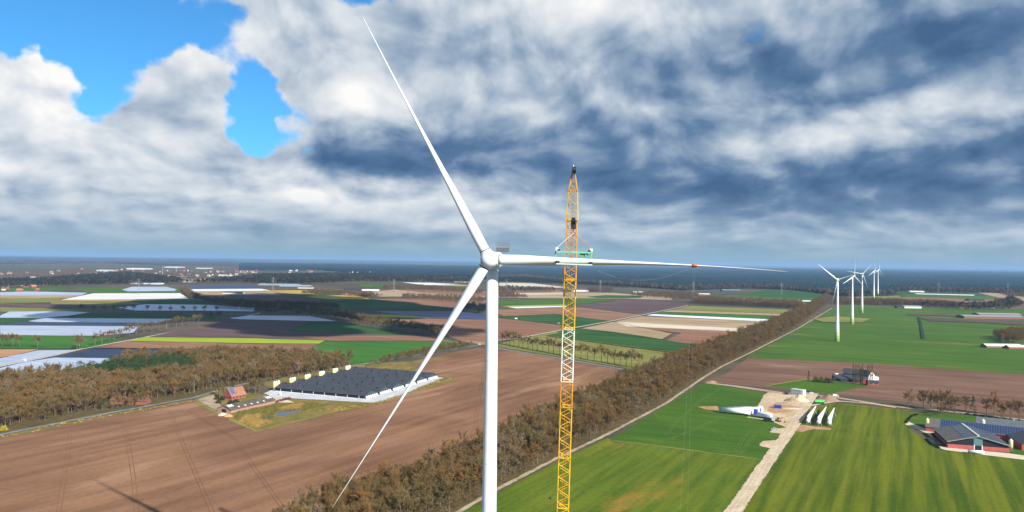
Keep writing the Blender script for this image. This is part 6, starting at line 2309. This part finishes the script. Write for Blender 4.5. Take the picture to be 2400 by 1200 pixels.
HOUSES = [gable_house(11, 8, 4.5, 8.5, w_, r_) for w_, r_ in ((WHITE_W, RED_ROOF), (BRICK_W, ORANGE_ROOF), (CREAM_W, DARK_ROOF), (WHITE_W, GREY_ROOF), (BRICK_W, DARK_ROOF))]
HLAB = ['white house with red tiled roof', 'brick house with orange tiled roof', 'cream house with dark roof', 'white house with grey roof', 'brick house with dark roof']
TOWN = [
    ([(0, 640), (200, 632), (440, 634), (600, 637), (620, 648), (430, 652), (200, 650), (0, 655)], 90, 'in the far left town'),
    ([(560, 634), (700, 632), (880, 638), (880, 642), (700, 640), (560, 641)], 30, 'in the reddish village before the dark forest'),
    ([(930, 650), (1000, 652), (1130, 656), (1130, 660), (1000, 660), (950, 658)], 24, 'in the village behind the white film strip'),
    ([(1200, 650), (1280, 653), (1280, 658), (1200, 657)], 12, 'in the hamlet between turbine tower and crane'),
    ([(0, 665), (120, 668), (110, 684), (0, 686)], 10, 'in the farm hamlet on the far left'),
    ([(2250, 716), (2360, 716), (2370, 725), (2250, 723)], 12, 'in the hamlet on the far right road'),
]
rg = random.Random(77)
for poly, n, where in TOWN:
    P = [tuple(G(*p))[:2] for p in poly]
    xs, ys = [p[0] for p in P], [p[1] for p in P]
    k = 0
    while k < n:
        p = (rg.uniform(min(xs), max(xs)), rg.uniform(min(ys), max(ys)))
        if not inside(p, P):
            continue
        t_ = rg.randrange(5)
        o = obj('house', HOUSES[t_])
        o.location = (p[0], p[1], 0)
        o.rotation_euler = (0, 0, rg.uniform(0, 3.1))
        s_ = rg.uniform(1.0, 1.6)
        o.scale = (s_, s_ * rg.uniform(.9, 1.5), s_)
        tag(o, HLAB[t_] + ' ' + where, 'house', HLAB[t_] + 's ' + where)
        k += 1


def shed(px, py, wpx, h, depth, wall, roof, label, name='shed', cat='shed', rz=0.0, ridge=2.5):
    g = G(px, py)
    W = wpx / FPX * g.y
    o = thing(name, label, cat, (g.x, g.y + depth / 2, 0), rz)
    b = MB()
    b.prism([(-depth / 2, 0), (depth / 2, 0), (depth / 2, h), (0, h + ridge - .2), (-depth / 2, h)], -W / 2, W / 2)
    b.v = [(p[1], -p[0], p[2]) for p in b.v]
    b.build('wall', wall, o)
    r = MB()
    for s in (-1, 1):
        y1, y0 = s * (depth / 2 + .5), 0
        zl = h - ridge / (depth / 2) * .5
        r.add([(-W / 2 - .5, y0, h + ridge), (W / 2 + .5, y0, h + ridge), (W / 2 + .5, y1, zl), (-W / 2 - .5, y1, zl),
               (-W / 2 - .5, y0, h + ridge - .25), (W / 2 + .5, y0, h + ridge - .25), (W / 2 + .5, y1, zl - .25), (-W / 2 - .5, y1, zl - .25)],
              [(0, 1, 2, 3), (7, 6, 5, 4), (3, 2, 6, 7), (0, 3, 7, 4), (1, 5, 6, 2)])
    r.build('roof', roof, o)
    return o


SHEDS = [
    (544, 689, 46, 4.5, 30, CREAM_W, DARK_ROOF, 'long dark-roofed barn with pale wall below the white film field'),
    (826, 681, 42, 5, 40, DARK_W, DARK_ROOF, 'large dark barn beyond the yellow field'),
    (820, 690, 34, 3.5, 14, WHITE_W, RED_ROOF, 'low white farm with red roof by the yellow field'),
    (868, 681.5, 40, 3, 12, WHITE_W, WHITE_ROOF, 'low white shed right of the large dark barn'),
    (650, 669, 90, 4, 70, GREY_ROOF, GLASS_ROOF, 'wide grey-blue greenhouse behind the pylon'),
    (690, 672, 70, 4, 50, GREY_ROOF, GLASS_ROOF, 'second grey-blue greenhouse, in front of the dark wood'),
    (715, 676, 34, 4, 20, WHITE_W, DARK_ROOF, 'small barn with pale front near the greenhouses'),
    (440, 662, 26, 4, 40, GREY_ROOF, GLASS_ROOF, 'glass greenhouse at the end of the far avenue'),
    (340, 666, 70, 4, 40, WHITE_W, GLASS_ROOF, 'long pale greenhouse before the left town'),
    (78, 656, 20, 12, 30, WHITE_W, WHITE_ROOF, 'bright white tall factory block in the left town'),
    (240, 636, 30, 9, 120, WHITE_W, WHITE_ROOF, 'long white warehouse on the left edge of the town'),
    (318, 631.5, 44, 9, 140, WHITE_W, WHITE_ROOF, 'very long white warehouse in the middle of the town'),
    (402, 627.5, 34, 9, 160, CREAM_W, WHITE_ROOF, 'white warehouse behind the tall mast'),
    (474, 630, 30, 9, 120, CREAM_W, GREY_ROOF, 'cream warehouse right of the tall mast'),
    (525, 647.5, 28, 7, 60, WHITE_W, WHITE_ROOF, 'white shed against the dark wood right of town'),
    (582, 637, 40, 7, 60, BRICK_W, ORANGE_ROOF, 'broad orange-roofed buildings beside the church'),
    (425, 652, 24, 7, 40, DARK_W, GREY_ROOF, 'blue-grey hall above the yellow verge in town'),
    (1020, 650, 170, 5, 120, GREY_ROOF, GLASS_ROOF, 'vast pale greenhouse behind the village'),
    (1090, 661.5, 50, 4, 20, WHITE_W, RED_ROOF, 'long white stable with red roof left of the turbine tower'),
    (780, 652, 36, 4, 40, WHITE_W, WHITE_ROOF, 'thin pale shed inside the dark wood'),
    (1545, 663, 42, 6, 60, WHITE_W, WHITE_ROOF, 'long white building at the edge of the dark forest'),
    (1650, 692.5, 28, 5, 24, BRICK_W, WHITE_ROOF, 'white-roofed brick barn with red front before the forest'),
    (1715, 683, 44, 5, 40, DARK_W, GREY_ROOF, 'grey barns at the forest edge'),
    (1500, 687, 30, 4, 20, CREAM_W, WHITE_ROOF, 'pale long shed among bare bushes'),
    (1362, 683.5, 34, 4, 16, WHITE_W, WHITE_ROOF, 'low white shed beside the crane boom'),
    (1738, 701, 16, 5, 14, WHITE_W, DARK_ROOF, 'small dark farm above the long bare wood'),
    (1885, 709, 38, 4, 20, DARK_W, WHITE_ROOF, 'white-roofed shed beside the tree belt'),
    (2150, 685, 34, 4, 30, WHITE_W, WHITE_ROOF, 'white farm in front of the forest, left of the far pylon'),
    (2140, 722.5, 40, 5, 22, WHITE_W, GREY_ROOF, 'grey-roofed white barn behind the meadow'),
    (2290, 706, 36, 5, 30, DARK_W, DARK_ROOF, 'dark-blue roofed barn by the far brown field'),
    (2108, 722, 12, 5, 14, DARK_W, DARK_ROOF, 'small dark shed at the meadow corner'),
    (2330, 747, 140, 5, 34, BRICK_W, GREY_ROOF, 'long grey-roofed brick barn beyond the meadow'),
    (2345, 741, 100, 4.5, 30, BRICK_W, GREY_ROOF, 'second long grey barn, just behind the brick one'),
    (2390, 783, 34, 5, 20, WHITE_W, DARK_ROOF, 'dark-roofed white farm on the right edge of the meadow'),
    (2355, 816, 84, 3.2, 16, BRICK_W, WHITE_ROOF, 'low white-roofed farm shed in the meadow'),
    (2385, 818, 40, 3, 12, BRICK_W, CREAM_W, 'low cream-roofed shed in front of the white-roofed one'),
    (300, 948, 84, 3, 9, BRICK_W, mat('brown_roof', (0.16, 0.07, 0.05), .85), 'low red brick bungalow half hidden in the leafless wood'),
]
for a in SHEDS:
    shed(*a)
# church
g = G(552, 641)
ch = thing('church', 'church with tall pointed spire above the red roofs of town', 'church', (g.x, g.y, 0))
q = MB()
q.box(-5, 5, -5, 5, 0, 34)
q.build('tower', BRICK_W, ch)
q = MB()
q.lathe([(6.2, 34), (2.6, 46), (0.2, 66)], 8)
q.build('spire', DARK_ROOF, ch)
q = MB()
q.prism([(-9, 0), (9, 0), (9, 13), (0, 22), (-9, 13)], 5.2, 48)
q.build('nave', BRICK_W, ch)


def mast(px, py, top_py, label, r=1.2):
    g = G(px, py)
    h = PD(px, top_py, g.y).z
    o = thing('radio_mast', label, 'mast', (g.x, g.y, 0))
    b = MB()
    for k in range(3):
        a = k * 2.094
        b.tube((math.cos(a) * r, math.sin(a) * r, -.3), (math.cos(a) * r * .6, math.sin(a) * r * .6, h), 0.22, 0.16, 5)
    n = 24
    for k in range(n):
        for j in range(3):
            a, c = j * 2.094 + k % 2 * 2.094, j * 2.094 + (k + 1) % 2 * 2.094
            b.tube((math.cos(a) * r, math.sin(a) * r, h * k / n), (math.cos(c) * r * .9, math.sin(c) * r * .9, h * (k + 1) / n), 0.1, n=3)
    b.build('lattice', mat('mast_white', (0.72, 0.72, 0.72), 0.6), o)
    b = MB()
    b.tube((0, 0, h * .98), (0, 0, h * 1.06), 0.25, 0.1, 5)
    b.build('antenna', STEEL, o)


mast(381, 646, 624, 'thin white radio mast rising from the middle of town')
mast(413, 640, 623, 'thin white radio mast behind the grey hall of town')
mast(645, 611, 592, 'very distant slender mast on the left horizon', 4.0)


def pylon_mesh(h):
    b = MB()
    w0, w1 = h * .12, h * .025
    for sx in (-1, 1):
        for sy in (-1, 1):
            b.tube((sx * w0 / 2, sy * w0 / 2, -.3), (sx * w1 / 2, sy * w1 / 2, h), 0.28, 0.18, 4)
    n = 9
    for k in range(n):
        z0, z1 = h * k / n, h * (k + 1) / n
        a0, a1 = (w0 + (w1 - w0) * k / n) / 2, (w0 + (w1 - w0) * (k + 1) / n) / 2
        for s in (-1, 1):
            b.tube((-a0, s * a0, z0), (a1, s * a1, z1), 0.13, n=3)
            b.tube((a0, s * a0, z0), (-a1, s * a1, z1), 0.13, n=3)
            b.tube((s * a0, -a0, z0), (s * a1, a1, z1), 0.13, n=3)
            b.tube((s * a0, a0, z0), (s * a1, -a1, z1), 0.13, n=3)
    c = MB()
    for z, L in ((.66, .2), (.78, .26), (.9, .18)):
        for s in (-1, 1):
            c.tube((0, 0, h * z + h * .03), (s * h * L, 0, h * z), 0.16, 0.1, 4)
            c.tube((0, 0, h * z), (s * h * L, 0, h * z), 0.16, 0.1, 4)
    return b.mesh('lattice_body', mat('pylon_steel', (0.22, 0.25, 0.28), 0.5)), c.mesh('cross_arm', mat('pylon_steel', (0.22, 0.25, 0.28), 0.5))


PYL = pylon_mesh(50.0)
for (px, py, rz, where) in ((325, 690, .5, 'above the film-covered fields on the left'), (640, 681, .5, 'before the grey-blue greenhouses'), (923, 686, .4, 'on the corner of the tan stubble field'),
                            (1187, 683, .4, 'close beside the white turbine tower'), (1407, 685, .3, 'beside the small round bare wood'), (1625, 690, .3, 'behind the hanging tag ropes'), (1832, 691, .3, 'before the forest, left of the turbines'),
                            (2200, 687, .2, 'behind the long white film strip on the right'), (2362, 690, .2, 'at the far right forest edge')):
    g = G(px, py)
    o = thing('power_pylon', 'grey lattice power pylon ' + where, 'pylon', (g.x, g.y, 0), rz, 'lattice pylons crossing the far fields')
    obj('lattice_body', PYL[0], o)
    obj('cross_arm', PYL[1], o)

# ------------------------------------------------------------------ cumulus overhead, whose shadows lie on the fields
CLOUD = bpy.data.materials.new('cloud')
CLOUD.use_nodes = True
t = NT(CLOUD.node_tree)
t.n.clear()
df = t.n.new('ShaderNodeBsdfDiffuse')
df.inputs[0].default_value = (0.9, 0.9, 0.92, 1)
tp = t.n.new('ShaderNodeBsdfTransparent')
mx = t.n.new('ShaderNodeMixShader')
g = t.n.new('ShaderNodeNewGeometry')
t.l.new(t.step(t.noise(g.outputs['Position'], 0.008, 4, 0.6), 0.36, 0.52, 0.25, 1.0), mx.inputs[0])
t.l.new(tp.outputs[0], mx.inputs[1])
t.l.new(df.outputs[0], mx.inputs[2])
oo = t.n.new('ShaderNodeOutputMaterial')
t.l.new(mx.outputs[0], oo.inputs[0])


def cloud(px_list, alt, label, seed):
    """a cumulus whose shadow falls on the given stretch of ground"""
    rg = random.Random(seed)
    k = alt / sun_dir.z
    P = [tuple(G(*p))[:2] for p in px_list]
    pts = fill(P, 130, seed, world=True)
    b = MB()
    cx = sum(p[0] for p in pts) / len(pts)
    cy = sum(p[1] for p in pts) / len(pts)
    for p in pts:
        r = rg.uniform(70, 125)
        c = Vector((p[0], p[1], 0)) + sun_dir * k + Vector((0, 0, rg.uniform(0, 60)))
        n, m = 12, 7
        rings = []
        for i in range(m + 1):
            ph = -math.pi / 2 + math.pi * i / m
            ring = []
            for j in range(n):
                th_ = 2 * math.pi * j / n
                rr = r * (1 + 0.22 * rg.uniform(-1, 1))
                ring.append((c.x + rr * math.cos(ph) * math.cos(th_), c.y + rr * math.cos(ph) * math.sin(th_), c.z + rr * 0.55 * math.sin(ph)))
            rings.append(ring)
        b.loft(rings)
    o = b.build('cloud', CLOUD, None, True)
    return tag(o, label, 'cloud', kind='structure')


cloud([(470, 705), (640, 690), (880, 706), (1050, 728), (1120, 744), (1010, 752), (1050, 772), (1000, 788), (780, 792), (560, 787), (420, 770), (180, 754), (240, 720)], 900.0,
      'grey cumulus high above the turbine, shading the fields on the left', 3)

# ------------------------------------------------------------------ haze
hz = MB()
hz.box(-72000, 72000, -4000, 64000, -2.0, HAZE_TOP)
HZ = bpy.data.materials.new('haze')
HZ.use_nodes = True
t = NT(HZ.node_tree)
t.n.clear()
pv = t.n.new('ShaderNodeVolumePrincipled')
pv.inputs['Color'].default_value = (0.38, 0.62, 0.92, 1)
pv.inputs['Density'].default_value = 3.6e-5
oo = t.n.new('ShaderNodeOutputMaterial')
t.l.new(pv.outputs[0], oo.inputs['Volume'])
tag(hz.build('haze', HZ), 'thin blue haze over the far country', 'haze', kind='stuff')
